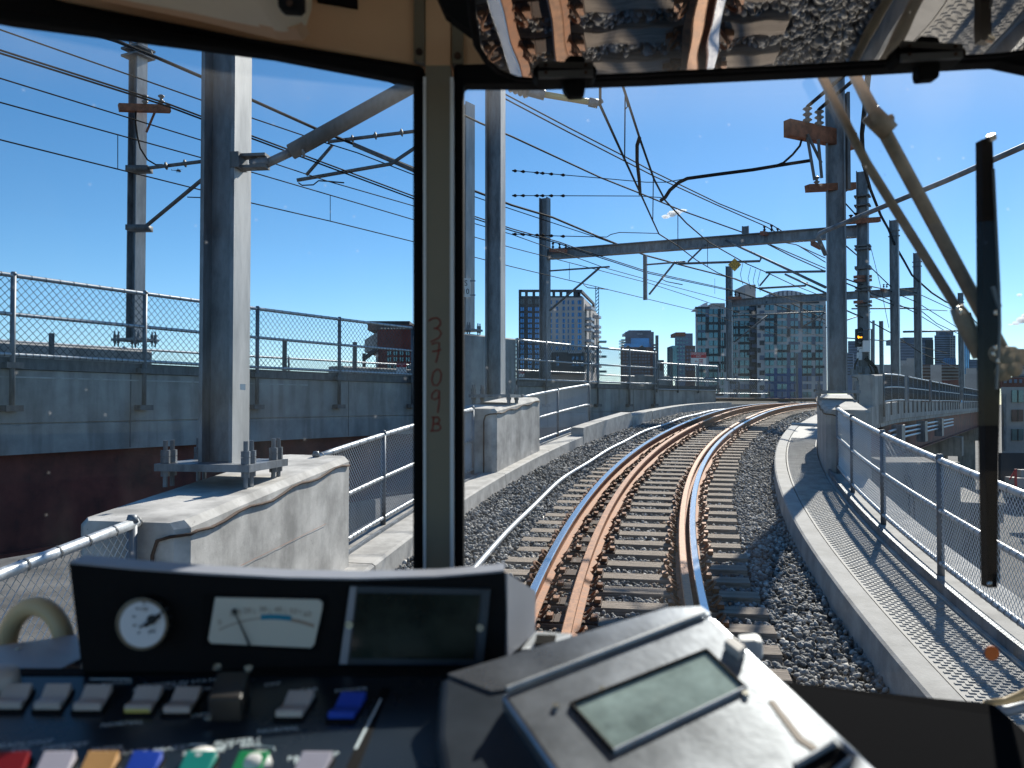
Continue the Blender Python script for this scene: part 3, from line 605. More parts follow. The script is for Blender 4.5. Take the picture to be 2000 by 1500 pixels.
# short posts along the flyover's far side
for px, d, top, bot in ((101, 17.5, 651, 700), (556, 24, 663, 722), (693, 26, 668, 725), (1283, 40, 655, 740), (1311, 42, 680, 750), (1556, 50, 690, 770)):
    a = P(px, top, d); b0 = P(px, bot, d)
    solo("steel_post", MB().box((a.x, a.y, (a.z + 2.2) / 2), (.11, .11, a.z - 2.2), .5), M['galv_dark'], {101: "stubby steel post behind the flyover fence at the left edge", 556: "stubby steel post behind the flyover fence, near the large pole", 693: "stubby steel post behind the flyover fence, beside the red building", 1283: "steel post in front of the brown brick tower", 1311: "steel post left of the red exit sign", 1556: "thin post in front of the checkered building, nearest the right pole"}[px], "post", loc=(a.x, a.y, 2.2))

def disc_insulator(mb, A, B, r=0.07, n=3, mi=0):
    A = Vector(A); B = Vector(B); pts = []; rr = []
    for i in range(n):
        for t_, k in ((0.05, .45), (0.2, .5), (0.45, 1), (0.6, .95), (0.8, .45)): pts.append(A.lerp(B, (i + t_) / n)); rr.append(r * k)
    mb.tube(pts, rr, 10, mi)
def beam(A, B, w_, h_): 
    A = Vector(A); B = Vector(B); d = (B - A); mb = MB(); t = d.normalized(); sd = t.cross(Vector((0, 0, 1))).normalized(); up = sd.cross(t)
    c = [A + sd * x + up * z for x, z in ((-w_/2, -h_/2), (w_/2, -h_/2), (w_/2, h_/2), (-w_/2, h_/2))] + [B + sd * x + up * z for x, z in ((-w_/2, -h_/2), (w_/2, -h_/2), (w_/2, h_/2), (-w_/2, h_/2))]
    mb.hexa([c[0], c[1], c[2], c[3], c[4], c[5], c[6], c[7]]); return mb
# crossarms: near right pole
o = part("crossarm", beam(P(1537, 250, 14.7), P(1667, 277, 15.5), .16, .30), M['crossarm'], r1)
part("crossarm", beam(P(1577, 368, 15.0), P(1667, 364, 15.4), .14, .13), M['crossarm'], r1)
for a, b_ in (((1577, 240), (1577, 207)), ((1600, 246), (1600, 213))):
    m_ = MB(); disc_insulator(m_, P(*a, 14.8), P(*b_, 14.8), .085, 3); part("insulator", m_, M['porcelain'], r1, True)
m_ = MB(); disc_insulator(m_, P(1595, 360, 15), P(1595, 343, 15), .055, 2); part("insulator", m_, M['porcelain'], r1, True)
m_ = MB()
for a, b_ in (((1577, 262), (1604, 318)), ((1577, 268), (1591, 352)), ((1598, 272), (1605, 348))): m_.tube([P(*a, 14.8), P(*b_, 14.95)], .028, 6)
part("strut", m_, M['galv_dark'], r1)
m_ = MB(); a = P(1651, 185, 15.1); m_.box((a.x, a.y, a.z - .9), (.05, .3, 1.8), 0); part("splice_plate", m_, M['galv_dark'], r1)
# crossarm of the far left pole
part("crossarm", beam(P(232, 210, 18.3), P(332, 213, 18.9), .16, .16), M['crossarm'], pa)
for px in (283, 315):
    m_ = MB(); disc_insulator(m_, P(px, 204, 18.5), P(px, 183, 18.5), .075, 2); part("insulator", m_, M['porcelain'], pa, True)
part("strut", MB().tube([P(302, 220, 18.6), P(286, 258, 18.8)], .03, 6), M['crossarm'], pa)
part("jumper_cable", MB().tube([P(*q, 18.5) for q in ((265, 205), (265, 240), (268, 265), (274, 290), (288, 312), (305, 322), (318, 322))], .02, 6), M['wire'], pa)
m_ = MB()
for z in (P(264, 98, 18.9).z, P(264, 112, 18.9).z): m_.box((LPA.x, LPA.y, z), (.55, .5, .05), -R_(25))
m_.tube([P(285, 103, 18.7), P(291, 96, 18.6), P(295, 100, 18.6), P(298, 108, 18.6)], .02, 6); part("band", m_, M['galv_dark'], pa)

# ------------------------------------------------------------------ gantries
def gantry(label, base, cat="gantry"): return thing("catenary_gantry", label, cat, base)
c0 = P(1064, 735, 34); ga = gantry("near steel gantry beam spanning the tracks between two poles", (c0.x, c0.y, 2.2))
a = P(1064, 387, 34); part("pole", hsec(MB(), a.x, a.y, 2.2, a.z, .36, .36, -.5), M['galv'], ga)
b2 = P(1684, 335, 28.4); pr = part("pole", hsec(MB(), b2.x, b2.y, 3.1, b2.z, .36, .36, -R_(31)), M['galv'], ga)
m_ = MB()
for yy in (384, 402, 481, 487, 522, 525, 562, 568, 590, 597): m_.box((b2.x, b2.y, P(1684, yy, 28.4).z), (.5, .45, .05), -R_(31))
part("band", m_, M['galv_dark'], pr)
part("plate", MB().box((b2.x, b2.y, 3.13), (.8, .75, .05), -R_(31)), M['galv_dark'], pr)
LBm, RBm = P(1074, 497, 34), P(1676, 452, 28.6)
d = (RBm - LBm).normalized(); sdv = d.cross(Vector((0, 0, 1))).normalized()
bm = part("beam", MB().extr(HPROF(.36, .40, .03, .03), LBm, RBm, sdv.cross(d), sdv), M['galv'], ga)
def ins_arm(parent, A, B, tops, d, w_=.14, h_=.14, r=.06):
    part("crossarm", beam(A, B, w_, h_), M['crossarm'], parent)
    for px, y0, y1 in tops:
        m_ = MB(); disc_insulator(m_, P(px, y0, d), P(px, y1, d), r, 2); part("insulator", m_, M['wire'], parent, True)
ins_arm(ga, P(1075, 489, 33.8), P(1106, 490, 33.2), [(1080, 486, 472), (1093, 486, 474), (1105, 486, 476)], 33.4)
ins_arm(ga, P(1488, 455, 29.5), P(1525, 463, 31.5), [(1493, 452, 440), (1507, 452, 437), (1519, 457, 444)], 30)
ins_arm(ga, P(1587, 475, 28.5), P(1604, 484, 29.5), [], 29)
ins_arm(ga, P(1655, 433, 28.0), P(1717, 429, 28.4), [(1662, 430, 418), (1672, 428, 414)], 28.0, .16, .17, .08)
for yy in (541, 548, 590): part("crossarm", beam(P(1670, yy, 28), P(1700, yy - 1, 28.6), .12, .1), M['crossarm'], ga)
m_ = MB(); a = P(1456, 455, 30.4); hsec(m_, a.x, a.y, a.z - .35, a.z + .25, .2, .24, -.4); part("stub_post", m_, M['galv'], ga)
a = P(1260, 499, 32.3); m_ = MB(); hsec(m_, a.x, a.y, P(1260, 586, 32.3).z, a.z, .14, .14, -.4, .02, .02); part("drop_post", m_, M['galv'], ga)
def tubes(parent, lst, nm="cantilever_tube", mt='galv_dark'):
    for pts, r in lst: part(nm, MB().tube([P(*q) for q in pts], r, 8), M[mt], parent, True)
tubes(ga, [([(1074, 529, 33.8), (1190, 521, 31)], .035), ([(1074, 606, 33.8), (1170, 524, 31.5)], .045), ([(1140, 556, 32.3), (1148, 562, 32), (1187, 565, 31.5)], .018),
           ([(1262, 517, 32.2), (1338, 511, 31)], .035), ([(1268, 575, 32.2), (1319, 511, 31.3)], .04), ([(1294, 546, 31.8), (1302, 550, 31.5), (1333, 556, 31)], .018),
           ([(1325, 515, 31), (1484, 510, 29.4), (1487, 502, 29.4)], .045), ([(1378, 478, 31), (1344, 511, 30.8)], .035),
           ([(1418, 470, 30.6), (1500, 508, 27), (1612, 561, 22)], .042), ([(1496, 532, 28.5), (1612, 530, 27)], .04), ([(1484, 558, 28), (1504, 534, 28)], .03), ([(1484, 563, 28), (1573, 558, 27), (1577, 552, 27)], .035), ([(1534, 536, 28), (1612, 572, 24)], .035)])
c0 = P(1424, 742, 48); gb = gantry("far steel gantry beam in front of the checkered building roof", (c0.x, c0.y, 2.3))
a = P(1424, 520, 48); part("pole", hsec(MB(), a.x, a.y, 3.4, a.z, .34, .34, -.5), M['galv'], gb)
A, B = P(1430, 592, 48), P(1790, 569, 45); d = (B - A).normalized(); sdv = d.cross(Vector((0, 0, 1))).normalized()
part("beam", MB().extr(HPROF(.36, .42, .03, .03), A, B, sdv.cross(d), sdv), M['galv'], gb)
ins_arm(gb, P(1424, 582, 47.6), P(1446, 582, 46.8), [(1428, 578, 568), (1436, 578, 568), (1444, 580, 571)], 47, .18, .16, .07)
ins_arm(gb, P(1722, 565, 45), P(1734, 568, 46), [(1726, 562, 554), (1732, 562, 554)], 45, .16, .14, .06)
tubes(gb, [([(1498, 588, 47.4), (1493, 600, 47.4)], .05), ([(1430, 617, 48), (1610, 609, 46)], .045), ([(1434, 668, 48), (1500, 616, 47.5)], .05), ([(1565, 590, 47), (1566, 640, 47)], .08), ([(1568, 638, 47), (1612, 611, 46)], .05),
           ([(1612, 596, 46.5), (1600, 640, 46.5)], .03), ([(1765, 648, 46), (1875, 646, 60)], .06), ([(1663, 603, 46), (1790, 602, 45.5)], .04), ([(1700, 609, 46), (1612, 640, 45)], .03)])
# cantilevers
def cant(label, base, lst):
    t = thing("cantilever_arm", label, "cantilever", base)
    for nm, pts, r, mt in lst: part(nm, MB().tube([P(*q) for q in pts], r, 10), M[mt], t, True)
    return t
ca = cant("thick steel arm rising from the large left pole towards the pillar", P(490, 322, 6.35), [("end_fitting", [(490, 322, 6.36), (525, 315, 6.36)], .045, 'galv'), ("rod", [(515, 322, 6.36), (575, 294, 6.34)], .034, 'galv'), ("boom", [(568, 297, 6.34), (805, 166, 6.25), (1180, -42, 6.1)], .062, 'galv_dark'), ("bolt", [(585, 270, 6.3), (594, 306, 6.3)], .012, 'galv')])
m_ = MB(); q = P(478, 318, 6.38)
for dz in (-.045, .045): m_.box(q + Vector((.05, -.02, dz)), (.28, .10, .022), -.12)
m_.box(q + Vector((-.04, -.02, 0)), (.07, .16, .12), -.12); part("bracket", m_, M['galv_dark'], ca)
cl_ = cant("insulated cantilever arm reaching right from the far left flyover pole", P(275, 330, 18.6), [("tube", [(276, 330, 18.6), (430, 311, 17.7)], .04, 'galv_dark'), ("strut", [(280, 446, 18.6), (398, 348, 18), (420, 330, 17.9)], .045, 'galv_dark'), ("rod", [(366, 385, 18), (425, 387, 18)], .012, 'wire')])
m_ = MB()
for px, py in ((324, 324), (361, 319), (396, 315)): disc_insulator(m_, P(px - 4, py + .5, 18.2), P(px + 5, py - .5, 18.2), .09, 1)
m_.box(P(272, 331, 18.6), (.5, .3, .12)); m_.box(P(272, 446, 18.6), (.5, .3, .12)); part("insulator", m_, M['galv_dark'], cl_, True)
cs = cant("cantilever frame of thin tubes reaching left from behind the window pillar", P(905, 262, 22.6), [("top_tube", [(640, 277, 22.0), (805, 257, 22.3), (905, 245, 22.6)], .048, 'galv_dark'), ("hanger", [(650, 283, 22), (598, 342, 22)], .045, 'galv_dark'), ("lower_tube", [(580, 352, 22), (764, 320, 22.1), (810, 289, 22.2), (905, 235, 22.6)], .05, 'galv_dark'), ("diagonal", [(690, 282, 22), (807, 332, 22.2), (905, 375, 22.6)], .06, 'galv_dark'), ("steady_arm", [(583, 357, 21.9), (590, 362, 21.9), (612, 361, 21.8), (622, 353, 21.8), (640, 354, 21.8), (672, 357, 21.7)], .018, 'wire')])
m_ = MB()
for px, py in ((688, 271), (733, 265), (784, 259)): disc_insulator(m_, P(px - 4, py + .5, 22.1), P(px + 5, py - .5, 22.1), .11, 1)
part("insulator", m_, M['galv_dark'], cs, True)
cy = thing("registration_rod", "yellow insulating rod hanging at the top of the right windscreen", "insulator rod", P(1105, 193, 9.4))
part("rod", MB().tube([P(1060, 184, 9.4), P(1156, 200, 9.4)], .036, 10), M['yellow_rod'], cy, True)
m_ = MB().tube([P(1034, 178, 9.4), P(1064, 186, 9.4)], .06, 10).tube([P(1150, 199, 9.4), P(1168, 203, 9.4)], .052, 10).tube([P(1166, 203, 9.4), P(1176, 196, 9.4)], .03, 8); part("end_fitting", m_, M['galv'], cy, True)
m_ = MB(); disc_insulator(m_, P(996, 165, 9.5), P(1034, 180, 9.4), .085, 4); part("insulator", m_, M['porcelain'], cy, True)
part("hanger_bar", MB().tube([P(1036, 184, 9.4), P(1030, 168, 9.4), P(1175, 163, 9.4), P(1217, 161, 9.4)], .03, 8), M['galv'], cy, True)
cant("long pale bracket arm crossing in front of the right pole and rising right", P(1597, 458, 10), [("boom", [(1612, 497, 10.2), (1597, 462, 10.0), (1600, 457, 10.0), (1610, 452, 9.95), (1700, 414, 9.2), (1850, 352, 8.1), (2010, 281, 7.0), (2200, 200, 6.2)], .027, 'galv')])

# ------------------------------------------------------------------ wires
def wire(label, pts, r=0.012, cat="wire", name="overhead_wire", droppers=(), mt='wire'):
    r *= 1.55
    P3 = [P(*q) for q in pts]
    if droppers:
        t = thing(name, label, cat, P3[0]); part("strand", MB().tube(P3, r, 5), M[mt], t)
        for a in droppers: part("dropper", MB().tube([P(*q) for q in a], .009, 4), M[mt], t)
    else: solo(name, MB().tube(P3, r, 5), M[mt], label, cat, loc=P3[0])
def lw(px): return 1 / (0.0667 - 3.1e-5 * px)
def lwire(label, pts, r, **k): wire(label, [(x, y, lw(x)) for x, y in pts], r, **k)
lwire("thick twisted cable, uppermost at left, sloping down past the far left pole", [(-60, -20), (43, 17), (133, 51), (229, 81), (293, 107), (400, 153), (493, 196), (627, 256), (807, 328), (905, 365), (1000, 401), (1080, 425), (1163, 460), (1261, 499), (1350, 523), (1437, 545), (1520, 580), (1612, 625)], .026)
lwire("thin messenger wire second from top at left, passing the thick arm", [(-60, 35), (0, 58), (400, 198), (493, 231), (629, 277), (699, 299), (807, 341), (905, 377), (1000, 409), (1163, 463), (1280, 505)], .011)
for k in (0, 1): lwire(("upper" if not k else "lower") + " of two close feeder wires over the rusty crossarm at far left", [(-60, 72 + 6 * k), (0, 98 + 6 * k), (251, 178 + 5 * k), (331, 204 + 5 * k), (400, 230 + 5 * k), (493, 266 + 5 * k), (807, 383 + 5 * k), (1000, 447 + 4 * k), (1093, 473 + 3 * k), (1131, 487 + 3 * k), (1267, 531 + 3 * k), (1437, 568 + 2 * k), (1530, 600 + k), (1612, 632)], .014)
lwire("thin wire below the paired feeders on the left, above the dropper", [(-60, 134), (0, 153), (400, 276), (540, 321), (640, 354), (807, 402), (1000, 458), (1181, 523), (1300, 556), (1430, 590)], .010)
wire("thin catenary wire with droppers above the lowest wire at left", [(x, y, lw(x)) for x, y in ((-60, 182), (0, 200), (400, 310), (504, 340), (709, 400), (807, 429), (1000, 484), (1267, 553), (1360, 583), (1470, 620), (1612, 660))], .010, droppers=[[(230, 263, lw(230)), (230, 330, lw(230))], [(645, 381, lw(645)), (645, 432, lw(645))], [(1112, 514, lw(1112)), (1112, 546, lw(1112))], [(1406, 597, lw(1406)), (1406, 619, lw(1406))], [(1396, 544, 44), (1396, 574, 44)]])
lwire("lowest thin contact wire at left, crossing above the flyover fence", [(-60, 256), (0, 273), (400, 373), (493, 397), (645, 432), (807, 472), (1000, 521), (1181, 564), (1360, 607), (1470, 640), (1612, 680)], .010)
wire("contact wire bending at the yellow rod above our track", [(1172, 60, 8), (1172, 205, 9.3), (1220, 311, 12), (1251, 378, 14.6), (1275, 431, 18), (1287, 457, 20), (1325, 481, 23), (1360, 508, 26), (1402, 533, 29), (1460, 555, 33), (1520, 577, 38), (1612, 604, 44)], .011)
wire("messenger wire over our track with fine looped droppers", [(1180, 60, 9.5), (1215, 163, 10.8), (1249, 269, 12.5), (1277, 349, 14.5), (1299, 391, 16.5), (1341, 436, 20), (1384, 473, 23.5), (1440, 505, 27), (1460, 516, 28), (1495, 531, 30), (1548, 556, 34), (1612, 581, 40)], .012,
     droppers=[[(1221, 185, 11.2), (1220, 310, 12)], [(1222, 190, 11.2), (1226, 208, 11.2), (1220, 214, 11.2)], [(1276, 349, 14.6), (1275, 430, 15.5)], [(1324, 418, 18.6), (1324, 480, 20)], [(1382, 474, 23.4), (1382, 520, 24)]] + [[(px, py, 28.5), (px - 5, py + 22, 28.5), (px, py + 42, 28.5)] for px, py in ((1451, 514), (1466, 522), (1476, 526), (1485, 528))])
wire("thick black jumper cable hanging between messenger and contact wires", [(1249, 269, 12.5), (1244, 285, 12.7), (1244, 315, 13.2), (1248, 350, 13.9), (1250, 379, 14.6)], .020)
for k in (0, 1): wire(("upper" if not k else "lower") + " feeder of the pair running to the insulators on the near gantry", [(700, 129 + 6 * k, 16), (733, 144 + 7 * k, 16.7), (807, 177 + 8 * k, 18), (905, 219 + 9 * k, 19.2), (1000, 191 + 47 - 47 + 9 * k, 20.5), (1221, 315 - 8 + 9 * k, 24), (1408 - 10 * k, 400, 28), (1507 - 15 * k, 440 + k, 30)] if False else [(937, 158 + 9 * k, 19.6), (1000, 191 + 9 * k, 20.5), (1110, 249 + 9 * k, 22), (1221, 306 + 9 * k, 24), (1277, 336 + 8 * k, 25), (1405 - 8 * k, 398 + 1 * k, 28), (1507 - 14 * k, 439 + 2 * k, 30), (1540 - 14 * k, 459, 31)], .013)
wire("short pair wire crossing the top right corner of the left window", [(690, 122, 15), (733, 144, 15.5), (807, 181, 16.5), (900, 225, 18)], .015)
wire("thick single feeder ending at the stub post on the gantry beam", [(900, 222, 18), (937, 240, 19), (1000, 267, 20.5), (1173, 347, 24), (1251, 378, 26), (1333, 412, 28), (1448, 453, 30.4), (1478, 466, 31), (1545, 500, 33), (1612, 530, 36)], .016)
for lab, pts in (("upper pull-off wire with turnbuckles from the second left pole", [(1000, 333, 14.4), (1150, 346, 14.5), (1262, 356, 14.6), (1300, 356, 14.7), (1350, 347, 14.8)]), ("middle pull-off wire with turnbuckles from the second left pole", [(1000, 382, 14.4), (1250, 383, 14.6), (1292, 386, 14.7)]), ("lower pull-off wire with turnbuckles from the second left pole", [(1000, 457, 14.4), (1090, 461, 14.5), (1185, 463, 14.6), (1193, 458, 14.6), (1210, 454, 14.6), (1287, 456, 15)])):
    t = thing("pull_off_wire", lab, "wire", P(*pts[0])); part("strand", MB().tube([P(*q) for q in pts], .008, 5), M['wire'], t); m_ = MB()
    y0 = pts[0][1]; sl_ = (pts[1][1] - pts[0][1]) / (pts[1][0] - pts[0][0])
    for px in (1004, 1020, 1047, 1058, 1075, 1098): disc_insulator(m_, P(px - 4, y0 + sl_ * (px - 1000), 14.4), P(px + 8, y0 + sl_ * (px - 992), 14.4), .028, 1)
    part("turnbuckle", m_, M['wire'], t, True)
wire("thick looping cable from the registration point up to the right pole", [(1290, 392, 14.7), (1299, 386, 14.7), (1308, 372, 14.7), (1325, 357, 14.7), (1342, 349, 14.7), (1400, 341, 14.8), (1470, 332, 14.9), (1530, 322, 15), (1582, 314, 15)], .022)
wire("drooping cable end from the upper rusty crossarm to the looping cable", [(1568, 264, 14.9), (1562, 285, 14.9), (1548, 302, 14.9), (1530, 318, 14.95), (1512, 325, 14.95)], .014)
for k in (0, 1): wire(("left" if not k else "right") + " insulated line rising from the right pole's porcelain insulators", [(1577 + 22 * k, 208 + 6 * k, 14.8), (1610 + 22 * k, 180 + 6 * k, 14), (1700 + 8 * k, 102 + 20 * k, 12.5), (1800, 20 + 14 * k, 11)], .022)
wire("thick twisted ground cable draped from pole to pole on the right", [(1700, 90, 13), (1696, 140, 14), (1690, 200, 16), (1683, 262, 19), (1686, 320, 24), (1700, 370, 29), (1720, 420, 34), (1735, 447, 37.6), (1748, 479, 38), (1765, 508, 40), (1781, 537, 43), (1795, 550, 45), (1820, 572, 50), (1848, 590, 55), (1876, 598, 62), (1895, 618, 70), (1920, 643, 85)], .035)
for i, pts in enumerate(([(1652, 398, 26), (1676, 424, 28)], [(1652, 480, 27), (1690, 512, 35), (1740, 560, 38), (1790, 572, 45), (1876, 612, 62)], [(1652, 545, 26), (1684, 556, 28.4), (1733, 566, 37), (1790, 590, 45), (1870, 640, 60)], [(1652, 553, 26), (1684, 566, 28.4), (1733, 584, 37), (1790, 612, 45), (1860, 655, 60)], [(1652, 606, 26), (1684, 620, 28.4), (1740, 650, 38), (1800, 690, 45), (1870, 720, 60)], [(1700, 578, 32), (1745, 596, 38), (1790, 604, 45), (1850, 607, 58)], [(1652, 660, 30), (1760, 668, 44), (1850, 690, 60)], [(1700, 480, 36), (1720, 560, 38), (1736, 640, 40)], [(1790, 600, 45), (1830, 632, 50), (1872, 652, 60)], [(1880, 618, 62), (1900, 640, 70), (1925, 660, 80)])):
    wire("sagging dark wire between the slim right poles, " + ["ending at the big pole's crossarm", "passing the gantry pole's upper band", "dropping under the far gantry beam", "crossing the middle slim pole low", "steepest over the skyline", "flat, just above the far gantry beam", "lowest over the skyline", "almost vertical and hair thin", "shallow beside the farthest pole", "beyond the farthest pole"][i], pts, .016 if i != 7 else .008)
for i, pts in enumerate(([(1500, 468, 31), (1555, 478, 33), (1612, 504, 36)], [(1560, 480, 31), (1612, 512, 34)], [(1505, 478, 31), (1612, 524, 36)])):
    wire("short wire under the near gantry beam, " + ("upper", "right hand", "lower")[i] + " of three", pts, .014)
# yellow diamond on the messenger wire
t = thing("diamond_sign", "yellow diamond sign with black letters hanging on the wire", "sign", P(1435, 517, 27.4)); A = P(1435, 517, 27.4); e_ = 13 * 27.4 / F
part("board", MB().slab([A + Vector((0, 0, e_ * 1.02)), A + Vector((e_, 0, 0)), A + Vector((0, 0, -e_ * 1.02)), A + Vector((-e_, 0, 0))], (0, .02, 0)), M['yellow'], t)
m_ = MB(); m_.text("CUT", A + Vector((0, -.004, .055)), (.16, 0, 0), (0, 0, .16)); m_.text("OUT", A + Vector((0, -.004, -.065)), (.16, 0, 0), (0, 0, .16)); part("lettering", m_, M['ink'], t)

# ------------------------------------------------------------------ signal and signs
def rect(px0, py0, px1, py1, d): return [P(px0, py1, d), P(px1, py1, d), P(px1, py0, d), P(px0, py0, d)]
def pbox(mb, px0, py0, px1, py1, d, t=0.1, mi=0): return mb.slab(rect(px0, py0, px1, py1, d), (0, t, 0), mi)
t = thing("track_signal", "black track signal showing amber, on the gantry pole above the plinth", "signal", P(1684, 728, 27.9))
D = 27.9
m_ = MB(); pbox(m_, 1674.5, 642, 1684, 677, D, .2)
for yy in (648, 658, 668): 
    c = P(1679, yy, D - .02); m_.tube([c + Vector((0, -.12, .06)), c + Vector((0, 0, .075))], .07, 8)
part("housing", m_, M['black'], t)
c = P(1679.3, 658, D - .03); part("lens", MB().tube([c, c + Vector((0, -.02, 0))], .075, 14), M['lamp_on'], t)
m_ = MB()
for yy in (648.5, 668): c = P(1679, yy, D - .03); m_.tube([c, c + Vector((0, -.02, 0))], .06, 12)
part("dark_lens", m_, M['grille'], t)
part("relay_box", pbox(MB(), 1685, 665, 1700, 687, D, .3), M['white'], t)
m_ = pbox(MB(), 1675, 677.5, 1683, 684, D, .03); c = P(1679, 681, D - .006); m_.text("LW", c, (.1, 0, 0), (0, 0, .1), 1); part("number_plate", m_, [M['white'], M['ink']], t)
part("case", pbox(MB(), 1678, 688, 1684, 703, D, .2), M['galv_bright'], t)
part("bracket", MB().tube([P(1684, 643, D), P(1703, 643, D + .2), P(1703, 728, D + .2)], .04, 8).tube([P(1706, 626, D + .2), P(1706, 728, D + .2)], .045, 8), M['galv'], t)
part("cable", MB().tube([P(*q, D) for q in ((1676, 700), (1670, 712), (1669, 722))], .03, 6).tube([P(*q, D - .1) for q in ((1690, 700), (1700, 708), (1710, 718), (1714, 735), (1715, 790), (1716, 830), (1722, 850), (1742, 890))], .06, 6).tube([P(*q, D) for q in ((1694, 695), (1697, 712), (1703, 728))], .03, 6), M['rubber'], t)
for px, py in ((1668, 726), (1676, 722), (1690, 725), (1698, 722)): part("junction_box", MB().box(P(px, py, D + .1), (.16, .2, .22), .3), M['galv'], t)
def exit_sign(label, px0, py0, px1, py1, d, second):
    t = thing("exit_sign", label, "sign", P(px0, py1, d)); R = rect(px0, py0, px1, py1, d); W_ = R[1] - R[0]; H_ = R[3] - R[0]; f = Vector((0, -.006, 0))
    part("board", MB().slab(R, (0, .02, 0)), M['white'], t); o = R[0]
    m_ = MB(); m_.add([o + f + H_ * .56, o + f + W_ + H_ * .56, o + f + W_ + H_ * .985, o + f + H_ * .985], [(0, 1, 2, 3)]); 
    k = H_.length * .26
    if second:
        m_.text("←", o + f * 1.5 + W_ * .36 + H_ * .27, (k * 1.25, 0, 0), (0, 0, k * 1.25), 0)
        a = o + f + W_ * .52 + H_ * .08; u, v = W_ * .26, H_ * .38
        fr_ = [(0, 0), (.12, 0), (.12, 1), (0, 1)], [(.88, 0), (1, 0), (1, 1), (.88, 1)], [(.12, .88), (.88, .88), (.88, 1), (.12, 1)], [(.45, .7), (.62, .7), (.62, .85), (.45, .85)], [(.4, .35), (.62, .35), (.62, .68), (.4, .68)], [(.2, .5), (.4, .55), (.4, .65), (.2, .6)], [(.62, .5), (.8, .42), (.8, .5), (.62, .62)], [(.2, .06), (.3, .06), (.5, .36), (.4, .36)], [(.55, .36), (.65, .36), (.75, .06), (.65, .06)]
        for q in fr_: m_.add([a + u * x_ + v * y_ for x_, y_ in q], [(0, 1, 2, 3)])
    part("red_marking", m_, M['red'], t)
    m_ = MB(); q = W_.length * .165
    m_.text("EMERGENCY", o + f * 1.6 + W_ * .5 + H_ * .865, (q, 0, 0), (0, 0, q)); m_.text("EXIT", o + f * 1.6 + W_ * .5 + H_ * .67, (q, 0, 0), (0, 0, q)); part("lettering", m_, M['white'], t)
exit_sign("white and red emergency exit sign with arrow above the far parapet fence", 1349.5, 688, 1379.5, 713, 35, True)
exit_sign("faded red sign seen through the flyover fence beside the window pillar", 774.5, 709, 794, 728, 26, False)
exit_sign("small red sign at the foot of the dark apartment tower, behind the fence", 1009, 725, 1024, 736, 32, False)

# ================================================================== CITY
def building(label, d, px0, px1, ptop, mt, depth=15, name="building", pbot=None, zb=-6.5):
    A, B = P(px0, ptop, d), P(px1, ptop, d); t = thing(name, label, "building", ((A.x + B.x) / 2, d, zb))
    sh = depth * (px0 + px1 - 2000) / 2 / F * 1.02; m_ = MB().slab([Vector((A.x, d, zb)), Vector((B.x, d, zb)), Vector((B.x + sh, d + depth, zb)), Vector((A.x + sh + .02 * depth, d + depth, zb))], (0, 0, A.z - zb)); part("wall", m_, M[mt], t); return t
def win(t, px0, py0, px1, py1, d, mt, nm="window", bars_=True, out=0.05):
    m_ = MB(); R = rect(px0, py0, px1, py1, d); m_.slab([p + Vector((0, -out, 0)) for p in R], (0, out * .6, 0))
    if bars_:
        c = (R[0] + R[1]) / 2; c2 = (R[2] + R[3]) / 2; w_ = (R[1].x - R[0].x)
        m_.slab([c + Vector((-.05, -out - .04, 0)), c + Vector((.05, -out - .04, 0)), c2 + Vector((.05, -out - .04, 0)), c2 + Vector((-.05, -out - .04, 0))], (0, .03, 0), 1)
    return part(nm, m_, [M[mt], M['b_dark']], t)
# dark and grey apartment tower left of centre
d = 155; t = thing("apartment_tower", "charcoal and grey apartment tower with bright blue windows, left of centre", "building", (P(1078, 700, d).x, d, -6.5))
zt_ = P(1013, 583, d).z; xa, xb, xc = P(1013, 600, d).x, P(1058, 600, d).x, P(1140, 600, d).x
rx, ry = P(1169, 600, 186).x, 186
def prism(mb, pts, z0, z1, mi=0): return mb.slab([Vector((x, y, z0)) for x, y in pts], (0, 0, z1 - z0), mi)
part("wall", prism(MB(), [(xa, d), (xb, d), (xb + 2, d + 30), (xa + 1, d + 30)], -6.5, P(1013, 569, d).z - 1.5), M['b_dark'], t, label="charcoal clad left part of the tower")
part("wall", prism(MB(), [(xb, d - .3), (xc, d - .3), (rx, ry), (xb + 3, ry)], -6.5, P(1100, 581.5, d).z), M['b_grey'], t, label="warm grey right part of the tower")
ph = MB(); z0, z1 = P(1100, 582, d).z, P(1100, 565.5, d).z; mid = P(1100, 578, d).z
prism(ph, [(xa, d + .05), (xc - .3, d + .05), (xc - .3, d + .5), (xa, d + .5)], z1 - .45, z1); prism(ph, [(xa, d + .05), (xc - .3, d + .05), (xc - .3, d + .5), (xa, d + .5)], z0 - .2, mid)
for i, px in enumerate((1013, 1025.5, 1040, 1054, 1066, 1079, 1093, 1106, 1120, 1128.5)):
    w_ = 5.5 if i not in (8,) else 12; a, b_ = P(px, 570, d).x, P(px + w_, 570, d).x; prism(ph, [(a, d + .1), (b_, d + .1), (b_, d + .45), (a, d + .45)], mid - .1, z1 - .4)
q = P(1160, 578, 178).x; prism(ph, [(xc - .3, d + .1), (q, 176), (q - .4, 176), (xc - .8, d + .1)], z1 - .5, z1); prism(ph, [(xc - .3, d + .1), (q, 176), (q - .4, 176), (xc - .8, d + .1)], z0 - .2, mid); prism(ph, [(q - .5, 176), (q, 176), (q, 177), (q - .5, 177)], z0, z1)
part("penthouse_frame", ph, M['b_dark'], t)
rows = [604, 615.5, 626.7, 637, 647, 657, 667.5, 677.5, 687, 697, 706.5, 716.5]
for px, w_ in ((1020, 6.6), (1035, 7.6), (1049, 8.2)):
    win(t, px - w_ / 2, 584, px + w_ / 2, 594, d, 'grille')
    for y in rows: win(t, px - w_ / 2, y - 3.8, px + w_ / 2, y + 3.2, d, 'b_blue')
